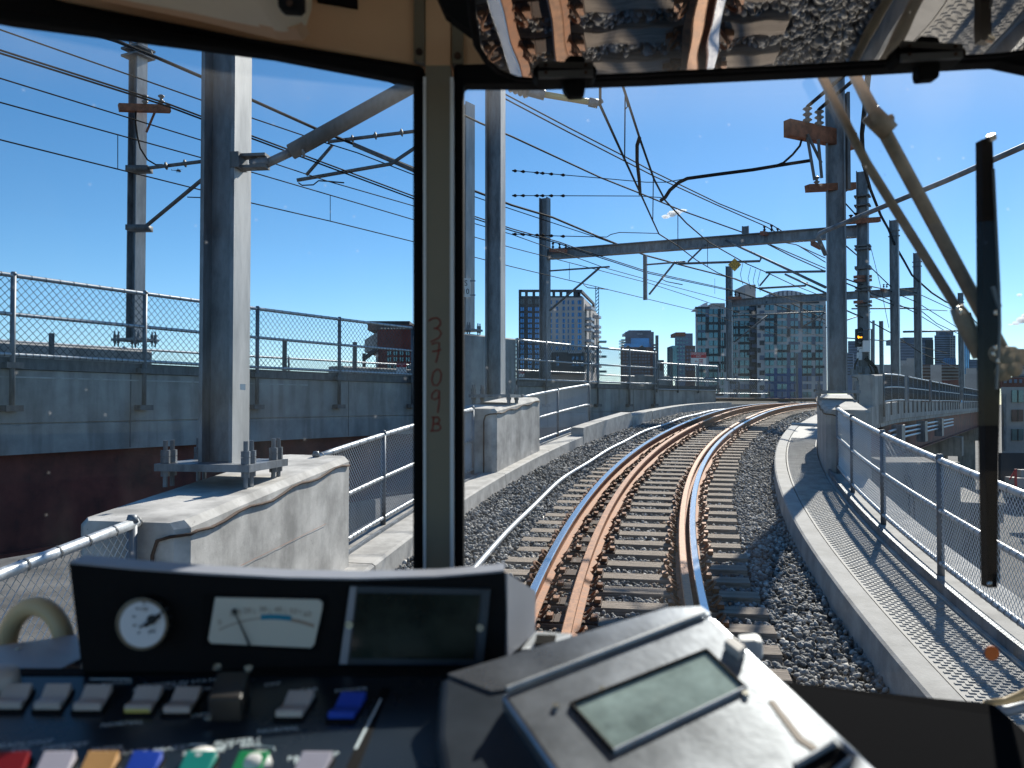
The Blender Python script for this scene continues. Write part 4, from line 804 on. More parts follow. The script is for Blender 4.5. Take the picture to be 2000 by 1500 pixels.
for k, (px, w_) in enumerate(((1076, 4.2), (1088, 4.6), (1101, 4.6), (1110, 2.8), (1119, 4.8), (1132, 7.2))):
    for i, y in enumerate((591, 603, 615, 627, 637, 647.5, 659, 669, 680.5)):
        win(t, px - w_ / 2, y - 4.2, px + w_ / 2, y + 3.4, d - .3, 'b_blue')
bs = MB(); gls = MB()
for i in range(12):
    for j in range(4):
        f0 = (j + .25) / 4; f1 = f0 + .11; za = zt_ - .8 - 1.05 * i * 1.0 * (10.3 * d / F) / 1.0; X = lambda f: xc + (rx - xc) * f + .06; Y = lambda f: d - .3 + (ry - d) * f
        gls.slab([Vector((X(f0), Y(f0), za - 1.7 * .55)), Vector((X(f1), Y(f1), za - 1.7 * .55)), Vector((X(f1), Y(f1), za)), Vector((X(f0), Y(f0), za))], (-.03, 0.01, 0))
    if i % 2 == 0 or i in (3, 7):
        for j in (0, 2): f0 = .1 + j * .25; bs.box((X(f0) + .7, Y(f0), za - .8), (1.3, 3.2, .5), -.28)
part("side_windows", gls, M['b_dark'], t); part("balcony", bs, M['b_steel'], t)
m_ = MB()
for i in range(6): z = zt_ - 6 - 2.1 * i * 1.6; m_.box((rx + .8, ry - 1, z), (1.6, 2, .45))
part("balcony", m_, M['b_teal'], t)
part("podium", pbox(MB(), 1078, 688, 1142, 730, d - 3, 3), M['b_dark'], t); part("podium_roof", pbox(MB(), 1110, 686.5, 1136, 690, d - 3.5, 3), M['b_steel'], t)
for px in (1089, 1119, 1127, 1137):
    for y in (700, 712): win(t, px - 2, y - 4, px + 2.4, y + 3, d - 3, 'b_blue')
m_ = MB(); c = P(1166.5, 640, 190)
for e in (-.35, .35): m_.tube([(c.x + e, 190, -6), (c.x + e, 190, P(1166, 560, 190).z)], .09, 4)
for i in range(26): m_.tube([(c.x - .35, 190, 8 + i * .8), (c.x + .35, 190, 8.8 + i * .8)], .09, 4)
solo("crane_mast", m_, M['b_teal'], "thin lattice mast rising behind the apartment tower's right edge", "mast", loc=(c.x, 190, -6))
# dark glass tower with white lettering, brown brick tower in front
t = building("dark glass office tower with small white lettering along its top", 330, 1221, 1277, 648, 'b_slate', 25, "office_tower")
part("rooftop", pbox(MB(), 1228, 645, 1272, 650, 331, 20), M['b_slate'], t)
part("upper_glazing", pbox(MB(), 1232, 660.5, 1268, 675, 329.6, .4), M['b_blue'], t); part("lower_glazing", pbox(MB(), 1219, 671, 1272, 678, 329.2, .4), M['b_blue'], t)
c = P(1250, 652.2, 329.5); k = 3.4 * 330 / F; m_ = MB(); m_.text("verizon", c, (k, 0, 0), (0, 0, k)); part("lettering", m_, M['white'], t)
m_ = MB()
for y in (664, 669, 675, 690, 697): pbox(m_, 1213.5, y - 1.5, 1221, y + 1.5, 331, 8); pbox(m_, 1276, y + 8, 1281, y + 11, 331, 8)
part("balcony", m_, M['b_teal'], t)
t = building("brown brick tower with rows of small windows and twin gables", 240, 1212, 1270, 678, 'b_brown', 20, "brick_tower")
for px in (1227, 1254): part("gable", MB().slab([P(px - 8, 684, 239.5), P(px + 8, 684, 239.5), P(px + 8, 681, 239.5), P(px, 674.5, 239.5), P(px - 8, 681, 239.5)], (0, 3, 0)), M['b_dark'], t)
for i in range(8):
    for j in range(9):
        px, py = 1217 + j * 6.1, 687 + i * 6.2
        if py < 735: win(t, px, py, px + 3.4, py + 3, 240, 'b_haze', bars_=False)
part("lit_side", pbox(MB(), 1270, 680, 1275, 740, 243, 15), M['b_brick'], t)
t = building("small pale lift tower between the brick tower and the teal building", 120, 1286, 1297, 703, 'b_pale', 3, "lift_tower"); win(t, 1288.5, 705, 1294.5, 724, 120, 'b_brown', bars_=False)
# teal residential tower
t = building("pale blue residential tower half hidden by the checkered building", 300, 1318, 1353, 651, 'b_haze', 20, "residential_tower")
part("crown", pbox(MB(), 1320, 649, 1339, 656, 299, 10), M['crossarm'], t); part("side_wing", pbox(MB(), 1313, 675, 1322, 740, 299, 10), M['b_teal'], t)
for i in range(10):
    for j in range(4): win(t, 1322 + j * 6, 660 + i * 7.5, 1325.4 + j * 6, 663.6 + i * 7.5, 300, 'b_teal', bars_=False)
t = building("low brown gabled block in front of the pale blue tower", 180, 1338, 1358, 675, 'b_brown', 10, "brick_block")
for i in range(6):
    for j in range(3): win(t, 1341 + j * 6, 682 + i * 7.5, 1344.5 + j * 6, 686 + i * 7.5, 180, 'b_haze', bars_=False)
# checkered building
d = 112; t = thing("checkered_building", "wide apartment building with checkered dark, taupe and teal facade", "building", (P(1485, 700, d).x, d, -6.5)); rn = random.Random(11)
def zr(y, dd=d): return P(1000, y, dd).z
W3 = MB()
for px0, px1, py, dd in ((1358, 1421, 600, d), (1421, 1478, 590, d + 2), (1478, 1613, 588, d)):
    a, b_ = P(px0, py, dd), P(px1, py, dd); W3.slab([Vector((a.x, dd, -6.5)), Vector((b_.x, dd, -6.5)), Vector((b_.x + 7, dd + 18, -6.5)), Vector((a.x + 5, dd + 18, -6.5))], (0, 0, a.z + 6.5))
part("wall", W3, M['b_beige'], t)
cols = [(1370, 15, 0), (1393, 17, 0), (1410.5, 6, 0), (1427, 7, 2), (1436.5, 8, 2), (1454, 18, 2), (1502.5, 17, 0), (1527, 18.5, 0), (1551, 15, 0), (1576, 17, 0), (1599.5, 14, 0)]
dk, md, bl_ = MB(), MB(), MB()
ytop = lambda k: 609 if k < 3 else 601.5 
for k, (px, w_, e) in enumerate(cols):
    y = ytop(k); i = 0; sp = 15.4
    while y < 776:
        dd = d + e
        win(t, px - w_ / 2, y - 5.4, px + w_ / 2, y + 4.6, dd, 'b_teal' if y < 738 or rn.random() < .5 else 'b_haze', out=.12)
        u = rn.random(); tgt = dk if u < .46 else (md if u < .54 else None)
        if y > 722 and k >= 6 and k < 9: tgt = bl_
        if tgt: pbox(tgt, px - w_ / 2 - rn.choice((0, 3)), y + 4.8, px + w_ / 2 + rn.choice((0, 4)), y + 9.6, dd - .06, .05)
        u = rn.random(); tgt = dk if u < .48 else (md if u < .56 else None)
        if y > 722 and k >= 6 and k < 9: tgt = bl_
        if tgt and k < len(cols) - 1: nx = cols[k + 1][0] - cols[k + 1][1] / 2; pbox(tgt, px + w_ / 2 + .4, y - 5.6, min(nx, px + w_ / 2 + 8), y + 9.8, dd - .10, .05)
        y += sp
pbox(dk, 1466, 592, 1479, 775, d + 1.5, .2)
for i in range(12): pbox(md, 1464 + (i % 2) * 5, 600 + i * 14.5, 1474 + (i % 2) * 5, 606 + i * 14.5, d + 1.2, .2)
pbox(dk, 1358, 599, 1386, 603, d - .1, .2); pbox(dk, 1486, 588, 1600, 592, d - .15, .2)
for i in range(13): pbox(dk if i % 3 != 1 else md, 1479.5 + 4.5 * (i % 2), 592 + i * 14.6, 1486 + 7 * (i % 2), 601 + i * 14.6, d - .13, .05)
part("dark_panels", dk, M['b_dark'], t); part("grey_panels", md, M['b_slate'], t); part("blue_panels", bl_, M['b_blue_panel'], t)
rf = MB(); pr_ = [P(1478 + (1598 - 1478) * i / 14, 588 - 21 * math.sin(math.pi * i / 14) ** .8, d + 6) for i in range(15)]; rf.slab(pr_, (0, 10, 0)); part("curved_roof", rf, M['b_steel'], t)
m_ = MB()
for i in range(1, 14): m_.tube([P(1478 + 120 * i / 14, 588, d + 5.9), P(1478 + 120 * i / 14, 589 - 21 * math.sin(math.pi * i / 14) ** .8, d + 5.9)], .09, 4)
part("roof_rib", m_, M['b_slate'], t)
part("curved_roof", MB().slab([P(1367, 600, d + 4), P(1382, 600, d + 4), P(1382, 590, d + 4), P(1374, 593, d + 4)], (0, 6, 0)), M['b_steel'], t)
part("plant_room", pbox(MB(), 1391, 592, 1416, 600, d + 5, 5), M['b_pale'], t)
ut = pbox(MB(), 1455, 556, 1476, 592, d + 20, 6); part("water_tank_tower", ut, M['b_pale'], t)
# red brick building behind the flyover fence
t = building("dark red brick building with pale upper wall behind the flyover fence", 90, 737, 812, 644, 'b_brick', 20, "brick_building")
part("pale_wall", MB().slab([P(712, 664, 91), P(737, 648, 91), P(737, 682, 91), P(712, 688, 91)], (0, 12, 0)), M['b_pale'], t); part("roof_slab", pbox(MB(), 717, 627, 800, 634, 92, 18), M['b_dark'], t); part("upper_wall", pbox(MB(), 718, 634, 806, 645, 91, 18), M['b_brown'], t)
part("stair", MB().tube([P(712, 700, 89.5), P(736, 682, 89.5)], .25, 4).tube([P(711, 690, 89.5), P(711, 735, 89.5)], .2, 4), M['b_dark'], t)
part("lower_wall", pbox(MB(), 734, 682, 738, 740, 89.8, 5), M['b_pale'], t)
for y in (686, 698, 712):
    for px in (757, 769, 781, 793): win(t, px, y, px + 7, y + 8, 90, 'b_teal', out=.1)
m_ = MB()
for i in range(9): pbox(m_, 742 + i * 6.2, 640, 746 + i * 6.2, 642.5, 89.7, .2)
part("cornice_blocks", m_, M['b_pale'], t)
# skyline at right
for lab, nm, dd, a, b_, y, mt, dep in (("blue grey tower block right of the big pole", "tower_block", 420, 1656, 1676, 666, 'b_slate', 30), ("low pale block at the foot of the blue grey tower, by the signal", "low_block", 330, 1654, 1667, 689, 'b_haze', 20), ("wide dark slab building behind the two slim poles", "slab_building", 420, 1752, 1823, 668, 'b_slate', 30), ("square grey tower under construction with rough top", "tower_block", 520, 1825, 1866, 655, 'b_haze', 30), ("slim sky blue glass tower behind the farthest pole", "glass_tower", 560, 1871, 1894, 655, 'b_sky', 25), ("long blue grey block between the glass tower and wiper", "long_block", 400, 1893, 1925, 702, 'b_slate', 25), ("grey teal office block right of the wiper pivot", "office_block", 300, 1976, 2003, 682, 'b_haze', 30), ("low glass fronted block under the construction tower", "glass_block", 330, 1843, 1867, 700, 'b_sky', 15), ("pale low warehouse left of the slim poles", "warehouse", 230, 1684, 1760, 712, 'b_pale', 20), ("low cluttered brown warehouse below the construction tower", "warehouse", 200, 1800, 1876, 712, 'b_brown', 15), ("pale low building between slim pole and warehouse", "low_building", 180, 1755, 1800, 704, 'b_pale', 15)):
    t = building(lab, dd, a, b_, y, mt, dep, nm)
    n = 0; st = 5.5 if dd < 450 else 4.5; yy = y + 3; lim = 735
    if mt in ('b_slate', 'b_haze'):
        m_ = MB()
        while yy < lim: pbox(m_, a + 1, yy, b_ - 1, yy + 1.6, dd - .3, .2); yy += st
        part("window_bands", m_, M['b_dark'] if mt == 'b_haze' else M['b_haze'], t)
    elif mt == 'b_sky':
        m_ = MB(); xx = a + 2
        while xx < b_: pbox(m_, xx, y + 1, xx + .8, lim, dd - .3, .2); xx += 4
        part("mullions", m_, M['b_slate'], t)
    elif mt == 'b_brown':
        m_ = MB()
        for yy in (716, 722, 728, 735, 741): pbox(m_, a, yy, b_, yy + 1.4, dd - 1, .8)
        part("pipe_rack", m_, M['b_pale'], t)
    if lab.startswith("wide dark"): part("upper_step", pbox(MB(), 1765, 659, 1822, 670, dd + 2, 20), M['b_slate'], t); part("glazed_end", pbox(MB(), 1808, 664, 1823, 735, dd - .5, .4), M['b_dark'], t)
    if lab.startswith("square grey"):
        m_ = MB()
        for px in (1837, 1853): m_.box(P(px, 652, dd + 5), (4, 4, 3))
        part("cooling_unit", m_, M['b_slate'], t); m_ = MB()
        for i in range(12): pbox(m_, 1856, 660 + i * 5, 1866, 661 + i * 5, dd - 1.5, .3)
        for px in (1856, 1861, 1866): m_.tube([P(px, 656, dd - 1.5), P(px, 725, dd - 1.5)], .15, 4)
        part("scaffold", m_, M['b_pale'], t)
    if lab.startswith("grey teal"): part("roof_band", pbox(MB(), 1972, 722, 2003, 731, dd - 3, 4), M['b_pale'], t)
for px, py, dd in ((1775, 724, 60), (1782, 712, 66), (1828, 724, 70), (1760, 729, 55), (1897, 730, 75), (1905, 735, 75), (1890, 742, 72)):
    c = P(px, py, dd); solo("equipment_cabinet", MB().box((c.x, c.y, (c.z + 2.1) / 2 + .3), (.8, .6, c.z - 1.7), -.4), M['b_pale'], {1775: "pale cabinet leaning over the straight viaduct fence, largest", 1782: "tall pale cabinet behind the largest one on the viaduct", 1828: "pale cabinet before the brown warehouse", 1760: "pale cabinet right behind the slim signal-side pole", 1897: "pale cabinet right of the farthest pole", 1905: "pale cabinet close to the wiper blade", 1890: "low pale cabinet at the farthest pole's foot"}[px], "cabinet", loc=(c.x, c.y, 2.1))
# tree mass far off below the skyline
t = building("pale concrete building with brick attic at the right edge of the view", 75, 1955, 2030, 756, 'b_pale', 15, "office_building"); part("attic", pbox(MB(), 1957, 737, 2032, 757, 75.5, 13), M['b_brick'], t)
for px in (1960, 1970, 1980, 1990): win(t, px, 741, px + 5, 748, 75.4, 'b_haze', bars_=False, out=.1)
for y0, y1, mt in ((762, 786, 'b_teal'), (800, 823, 'b_brown'), (838, 860, 'b_teal')):
    for px in (1975, 2003): win(t, px, y0, px + 22, y1, 75, mt, out=.15)
part("downpipe", MB().tube([P(1962, 770, 74.7), P(1962, 880, 74.7)], .15, 6), M['galv'], t)
m_ = pbox(MB(), 1955, 885, 2040, 960, 70, .4); solo("site_hoarding", m_, M['b_dark'], "dark hoarding round the building site at the right edge", "hoarding")
c = P(1984, 951, 55); m_ = MB(); m_.box((c.x, c.y, c.z + .4), (.12, .12, 1.6)); m_.tube([(c.x - .4, c.y, c.z + .5), (c.x, c.y, c.z + 1.15)], .05, 5)
solo("marker_post", m_, M['red'], "small red marker post with a slanted brace on the gravel lot", "post", loc=(c.x, c.y, -6.5))
m_ = MB(); c = P(1995, 945, 57); m_.box((c.x, c.y, c.z), (1.6, 1.2, .9)); m_.box((c.x + .5, c.y + .5, c.z + .7), (.8, .6, .5)); solo("material_stack", m_, M['b_pale'], "pale stack of blocks beside the red marker post", "stack", loc=(c.x, c.y, -6.5))
# concrete pier head beside the right fence
A = P(1733, 903, 17); B = P(1864, 903, 17); q = P(1864, 903, 17); zlo = P(1800, 1095, 17).z
m_ = MB(); prof = [(A.x, zlo), (B.x - .2, zlo), (B.x + .12, zlo + .25), (B.x + .12, A.z), (A.x, A.z)]
m_.slab([Vector((x, 17, z)) for x, z in prof], (0.35, 1.7, 0)); m_.box(((A.x + B.x) / 2 + .2, 18.2, (zlo - 6.5) / 2), (.8, .8, zlo + 6.5))
solo("pier_head", m_, M['concrete_brown'], "large square concrete pier head standing behind the right fence", "pier", loc=((A.x + B.x) / 2, 17.8, -6.5))
m_ = MB()
for k in (0, 1): m_.tube([P(1722 + 6 * k, 850, 27.5), P(1745 + 8 * k, 895, 20), P(1768 + 8 * k, 930, 16.9), P(1776 + 9 * k, 960, 16.8), P(1778 + 9 * k, 1090, 16.7), P(1778 + 9 * k, 1300, 16.7)], .02, 6)
solo("hanging_cables", m_, M['rubber'], "pair of black cables hanging down over the pier head", "cable")
wl_ = MB(); a, b_ = P(1600, 965, 25), P(1952, 985, 23); wl_.slab([Vector((a.x, 25, -6.5)), Vector((b_.x, 23, -6.5)), Vector((b_.x, 23, b_.z)), Vector((a.x, 25, a.z))], (1.5, 4.5, 0)); wl_.slab([Vector((a.x, 24.96, a.z - .5)), Vector((b_.x, 22.96, b_.z - .5)), Vector((b_.x, 22.96, b_.z + .02)), Vector((a.x, 24.96, a.z + .02))], (0, -.15, 0))  # wall added to hide the sunlit ground beyond; its front faces away from the sun
solo("added_screen_wall", wl_, M['concrete_brown'], "added shaded concrete wall low behind the right fence", "wall", loc=((a.x + b_.x) / 2, 24, -6.5))
# helicopter
c = P(347, 334, 1100); t = thing("helicopter", "tiny dark helicopter in the sky between the left poles", "helicopter", c)
part("body", MB().tube([c + Vector((-2, 0, 0)), c + Vector((0, 0, .6)), c + Vector((3, 0, .2)), c + Vector((4.5, 0, -.8))], [.8, 1.6, 1.7, .5], 8), M['b_dark'], t); part("tail_boom", MB().tube([c + Vector((-8, 0, .9)), c + Vector((-1, 0, .5))], [.25, .6], 6).box(c + Vector((-8, 0, 1.6)), (.8, .2, 2)), M['b_dark'], t)
part("rotor", MB().box(c + Vector((.5, 0, 2.3)), (12, .5, .12), .3).box(c + Vector((.5, 0, 2.3)), (12, .5, .12), 1.9), M['b_dark'], t); part("skid", MB().tube([c + Vector((-2, 0, -2)), c + Vector((4, 0, -2))], .15, 5), M['b_dark'], t)
# small clouds: soft bodies of scattering vapour
cm = bpy.data.materials.new("cloud_vapour"); cm.use_nodes = True; N, L = nodes(cm); b = N["Principled BSDF"]; b.inputs["Base Color"].default_value = (.95, .95, .95, 1); b.inputs["Roughness"].default_value = 1; b.inputs["Specular IOR Level"].default_value = 0
N.remove(b); pv = N.new("ShaderNodeVolumePrincipled"); pv.inputs["Density"].default_value = 0.12; pv.inputs["Color"].default_value = (1, 1, 1, 1); pv.inputs["Anisotropy"].default_value = 0.2
L.new(pv.outputs[0], N["Material Output"].inputs["Volume"]); SC.cycles.volume_bounces = 4
def cloud(label, blobs, d):
    m_ = MB(); rn = random.Random(4)
    for px, py, rw, rh in blobs:
        c = P(px, py, d + rn.uniform(-30, 30)); k = d / F; nu, nv = 14, 9; o = len(m_.v)
        for i in range(nv):
            for j in range(nu):
                a, e = 2 * math.pi * j / nu, -math.pi / 2 + math.pi * (i + .01) / (nv - .98); p = Vector((math.cos(a) * math.cos(e), math.sin(a) * math.cos(e), math.sin(e))); s = 1 + .35 * noise.noise(p * 1.8 + Vector((px, py, 0)))
                m_.v.append((c.x + p.x * rw * k * s, c.y + p.y * rw * k * s, c.z + p.z * rh * k * s))
        for i in range(nv - 1):
            for j in range(nu): m_.f.append((o + i * nu + j, o + i * nu + (j + 1) % nu, o + (i + 1) * nu + (j + 1) % nu, o + (i + 1) * nu + j)); m_.m.append(0)
    c = P(*blobs[0][:2], d); solo("cloud", m_, cm, label, "cloud", smooth=True, loc=c)
cloud("small white cloud in the middle of the right windscreen", [(1300, 423, 9, 3.5), (1312, 418, 10, 6), (1323, 414, 10, 5), (1334, 411, 8, 2.5)], 2500)
cloud("white cloud at the right edge above the skyline", [(1984, 632, 7, 4), (1994, 626, 9, 7), (2006, 622, 12, 9), (1973, 634, 4, 1.5)], 2500)
cloud("tiniest white cloud, high at the right edge", [(1991, 576, 5, 3)], 2500)

# ================================================================== TRAM CAB (we look out of it)
def dpx(px): return 1.0 - .07 * (px - 905) / 1025 if px > 905 else (1.0 - .17 * (805 - px) / 805 if px < 805 else 1.0)
def G(px, py, dd=0.0): return P(px, py, dpx(px) + dd)
cab = thing("tram_cab", "tram driver's cab framing the view with beige header and window pillar", "tram cab", (0, 0.4, 0.95))
def gslab(pts, t, dd=0.0, mb=None, mi=0): return (mb or MB()).slab([G(x, y, dd) for x, y in pts], (0, t, 0), mi)
def bev(o, w_, seg=3):
    m_ = o.modifiers.new("bevel", 'BEVEL'); m_.width = w_; m_.segments = seg; m_.limit_method = 'ANGLE'; m_.angle_limit = R_(35)
    return o
# panes
part("windscreen", gslab([(893, 120), (2110, 85), (2110, 1460), (893, 1460)], .004, .012), M['glass'], cab)
part("windscreen", gslab([(-90, -10), (818, 140), (818, 1460), (-90, 1500)], .004, .012), M['glass'], cab)
# rubber seals
bev(part("window_seal", gslab([(-120, -70), (128, 0), (480, 70), (829, 127), (829, 160), (520, 101), (0, 32), (-120, 10)], .03, -.02), M['rubber'], cab), .006)
bev(part("window_seal", gslab([(806, 140), (827, 150), (827, 1480), (806, 1480)], .03, -.018), M['rubber'], cab), .005)
bev(part("window_seal", gslab([(885, 124), (1090, 118), (1995, 62), (2120, 60), (2120, 150), (1985, 122), (1960, 117), (1930, 118), (1700, 131), (1275, 152), (1060, 160), (905, 160), (905, 1480), (885, 1480)], .03, -.02), M['rubber'], cab), .005)
# pillar with trims
pl_ = part("window_pillar", gslab([(831, 128), (880, 128), (880, 1500), (831, 1500)], .06, -.035), M['olive'], cab)
part("bright_edge_strip", gslab([(826.5, 150), (832, 150), (832, 1490), (826.5, 1490)], .02, -.037), M['alu'], pl_)
part("bright_edge_strip", gslab([(879, 150), (885.5, 150), (885.5, 1490), (879, 1490)], .02, -.037), M['alu'], pl_)
m_ = MB()
for pts in ([(836, 627), (843, 622), (853, 621), (859, 626), (859, 634), (852, 641), (846, 641), (856, 643), (861, 651), (856, 660), (846, 665), (840, 668)], [(842, 673), (848, 670), (857, 669), (856, 685), (853, 700), (850, 708)], [(843, 687), (853, 685), (861, 683)],
            [(852, 721), (845, 728), (842, 742), (845, 752), (853, 753), (859, 744), (861, 731), (857, 722), (852, 721)], [(858, 764), (850, 762), (843, 769), (842, 778), (848, 781), (855, 776), (857, 765), (857, 785), (854, 806)], [(846, 814), (845, 828), (843, 842)], [(842, 815), (855, 815), (858, 821), (854, 827), (846, 828), (857, 829), (860, 836), (855, 841), (839, 842)]):
    m_.tube([G(x + 1, y, -.0355) for x, y in pts], .0009, 5)
part("handwritten_number", m_, M['redmark'], pl_)
# header panels
bev(part("header_panel", gslab([(-300, -400), (831, -400), (831, 130), (480, 75), (128, 5), (-300, -85)], .05, -.004), M['beige'], cab), .006)
part("header_panel", gslab([(880, -400), (2200, -400), (2200, 70), (1995, 66), (1090, 122), (880, 128)], .05, -.004), M['beige'], cab)
m_ = gslab([(831, -400), (880, -400), (880, 129), (831, 129)], .04, -.012); part("pillar_head", m_, M['beige'], cab, label="dull brownish upper end of the window pillar")
for px in (819, 894):
    st = part("cover_strip", gslab([(px - 11, -300), (px + 10, -300), (px + 10, 122 if px < 850 else 124), (px - 11, 118 if px < 850 else 124)], .012, -.016), M['olive'], cab)
    c = G(px, 102 if px < 850 else 110, -.016); part("screw", MB().tube([c, c + Vector((0, -.003, 0))], .0042, 10).tube([c + Vector((0, -.003, 0)), c + Vector((0, -.0036, 0))], .0022, 6), M['rust_dark'], st)
# shell: roof, back wall, sides, floor and front apron
rz0 = EYE.z + .47
part("roof", MB().box((.3, 0, rz0 + .18), (2.5, 2.2, .04)), M['beige'], cab)
part("unseen_rear_wall", MB().box((.3, -1.1, 1.4), (2.5, .04, .95)), M['lining'], cab, label="unseen low rear bulkhead, open above to let sky light in")  # out of view; cut low so sky light from behind reaches the header
part("floor", MB().box((.3, -.05, .93), (2.5, 2.1, .04)), M['black'], cab)
part("front_apron", gslab([(-120, 1490), (2120, 1450), (2120, 2900), (-120, 2900)], .05, .0), M['black'], cab)
sw_ = MB(); sw_.box((-.80, -.15, 1.35), (.05, 1.9, .85)); sw_.box((-.80, -1.0, 1.95), (.05, .1, 1.4)); sw_.box((-.66, .79, 1.9), (.12, .08, 1.9)); part("unseen_side_wall", sw_, M['lining'], cab, label="unseen left side wall with an open side window")
sw_ = MB(); sw_.box((1.5, -.15, 1.35), (.05, 1.9, .85)); sw_.box((1.5, -1.0, 1.95), (.05, .1, 1.4)); sw_.box((1.05, .80, 1.4), (.9, .05, .95)); sw_.box((.68, .90, 1.9), (.10, .08, 1.9)); part("unseen_side_wall", sw_, M['lining'], cab, label="unseen right side wall with an open side window")
m_ = MB().tube([G(1925, 1378, -.02), G(1965, 1372, -.02), G(1995, 1360, -.02), G(2040, 1335, -.02), G(2060, 1290, -.02)], .006, 8); part("window_rim", m_, M['tube_beige'], cab, True)
m_ = MB().tube([G(1930, 1390, -.04), G(1970, 1388, -.04), G(2010, 1378, -.04), G(2060, 1350, -.04)], .006, 8); part("window_rim", m_, M['alu'], cab, True)
m_ = MB(); m_.slab([P(1470, 1322, .90), P(1530, 1330, .88), P(1700, 1346, .86), P(1945, 1364, .83), P(1985, 1400, .80), P(2150, 1560, .70), P(2150, 1900, .45), P(1300, 1900, .45), P(1400, 1450, .74)], (0, 0, -.05))
bev(part("dashboard_cowl", m_, M['cowl'], cab, label="matt black cowl at the lower right"), .012)
# sun visor folded up under the roof
vz = EYE.z + .3785
def V2(x, y, dz=0): return Vector((x, y, vz + dz))
vs = thing("sun_visor", "wavy smoked sun visor folded up, mirroring the track below", "sun visor", (.3, .9, vz))
out = [(-.036, .40), (-.038, .80), (-.036, .865), (-.028, .90), (-.014, .93), (.006, .948), (.028, .952), (.30, .917), (.53, .884), (.556, .872), (.566, .85), (.57, .40)]
part("acrylic_panel", MB().slab([V2(x, y) for x, y in out], (0, 0, .006)), M['visor'], vs)
m_ = MB(); edge = [V2(x, y, .003) for x, y in out]; m_.tube(edge, .0055, 6); part("edge_strip", m_, M['rubber'], vs)
for pts, tab in (([(1042, 120), (1165, 116), (1168, 134), (1162, 150), (1050, 153), (1040, 140)], [(1098, 148), (1140, 147), (1144, 165), (1142, 184), (1112, 186), (1100, 172)]), ([(1752, 88), (1888, 84), (1890, 104), (1884, 114), (1760, 120), (1752, 108)], [(1796, 114), (1838, 113), (1838, 130), (1836, 151), (1798, 154), (1795, 140)])):
    cx_ = (pts[0][0] + pts[1][0]) / 2; dd = dpx(cx_) - .062
    h_ = bev(part("hinge_clip", MB().slab([P(x, y, dd) for x, y in pts], (0, .03, 0)), M['black'], vs), .003)
    lo = pts[4]; m_ = MB().slab([P(pts[3][0] - 3, pts[3][1] - 15, dd - .004), P(pts[3][0] - 3, pts[3][1] - 2, dd - .004), P(pts[4][0] + 3, pts[4][1] - 2, dd - .004), P(pts[4][0] + 1, pts[4][1] - 15, dd - .004)], (0, .006, 0)); part("clip_lip", m_, M['galv_dark'], h_)
    bev(part("tab", MB().slab([P(x, y, dd + .012) for x, y in tab], (0, .018, 0)), M['black'], h_), .003)
    m_ = MB()
    for px in (pts[4][0] + 16, pts[3][0] - 18): c = P(px, pts[3][1] - 8, dd - .0045); m_.tube([c, c + Vector((0, -.0015, 0))], .0018, 8)
    part("rivet", m_, M['rust_dark'], h_)
m_ = MB().slab([P(845, -30, .86), P(935, -30, .86), P(928, 62, .88), P(918, 60, .88), P(868, 22, .87)], (0, .02, 0)); part("mount", m_, M['black'], vs)
# overhead cream unit at top left
oh = thing("overhead_unit", "cream plastic overhead unit at the top of the left window", "overhead unit", P(480, 0, .80))
m_ = MB().slab([P(60, -160, .80), P(105, -18, .80), P(380, 34, .84), P(545, 70, .86), P(583, 73, .865), P(604, 56, .868), P(613, 26, .87), P(618, -30, .87), P(618, -160, .87)], (0, -.10, .0)); bev(part("housing", m_, M['beige_pale'], oh), .012, 4)
m_ = MB().slab([P(90, -20, .81), P(380, 39, .85), P(545, 78, .87), P(592, 79, .875), P(606, 66, .878), P(600, 60, .878), P(586, 72, .875), P(545, 70, .87), P(380, 32, .85), P(92, -28, .81)], (0, -.03, 0)); part("lower_lip", m_, M['beige'], oh)
m_ = MB().slab([P(540, -60, .752), P(592, -60, .752), P(592, 14, .754), P(584, 22, .754), P(552, 20, .754), P(543, 12, .754)], (0, .01, 0)); bl2 = part("catch", m_, M['black'], oh); c = P(566, 7, .7515); part("screw", MB().tube([c, c + Vector((0, -.001, 0))], .003, 10), M['rust_dark'], bl2)
m_ = gslab([(618, -60), (697, -60), (697, 13), (618, -1)], .01, -.016); solo("ceiling_label", m_, M['black'], "small black plate on the beige header beside the cream unit", "plate")
# wiper outside the right pane
wp = thing("windscreen_wiper", "windscreen wiper with two tan arms and an upright black blade", "wiper", G(1955, 705, .07))
def GW(px, py, dd=.07): return P(px, py, dpx(px) + dd)
part("arm", MB().tube([GW(1590, 120), GW(1692, 318), GW(1868, 600)], .0058, 8).tube([GW(1868, 600), GW(1880, 622), GW(1915, 696)], [.0085, .0115, .0095], 8), M['wiper'], wp, True, label="thin wiper arm with a thicker lower end")
m_ = MB().tube([GW(1655, 120), GW(1718, 240), GW(1960, 690)], [.0065, .0085, .0085], 8); part("arm", m_, M['wiper'], wp, True, label="thicker wiper arm with a knuckle")
m_ = MB(); a = GW(1718, 240, .066); m_.tube([a + Vector((-.012, 0, .012)), a + Vector((.012, 0, -.012))], .013, 8); m_.tube([a + Vector((-.014, -.004, -.004)), a + Vector((.014, -.004, .004))], .006, 6); part("knuckle", m_, M['wiper'], wp, True)
bd = part("blade", MB().slab([GW(1918, 272, .05), GW(1939, 268, .05), GW(1950, 640, .05), GW(1954, 760, .05), GW(1950, 900, .05), GW(1948, 1148, .05), GW(1929, 1148, .05), GW(1921, 700, .05)], (0, .014, 0)), M['rubber'], wp)
part("blade_spine", MB().tube([GW(1940, 330, .048), GW(1951, 560, .047), GW(1953, 640, .046), GW(1946, 760, .048)], .0018, 6).tube([GW(1938, 560, .05), GW(1952, 600, .047)], .003, 6), M['galv'], bd)
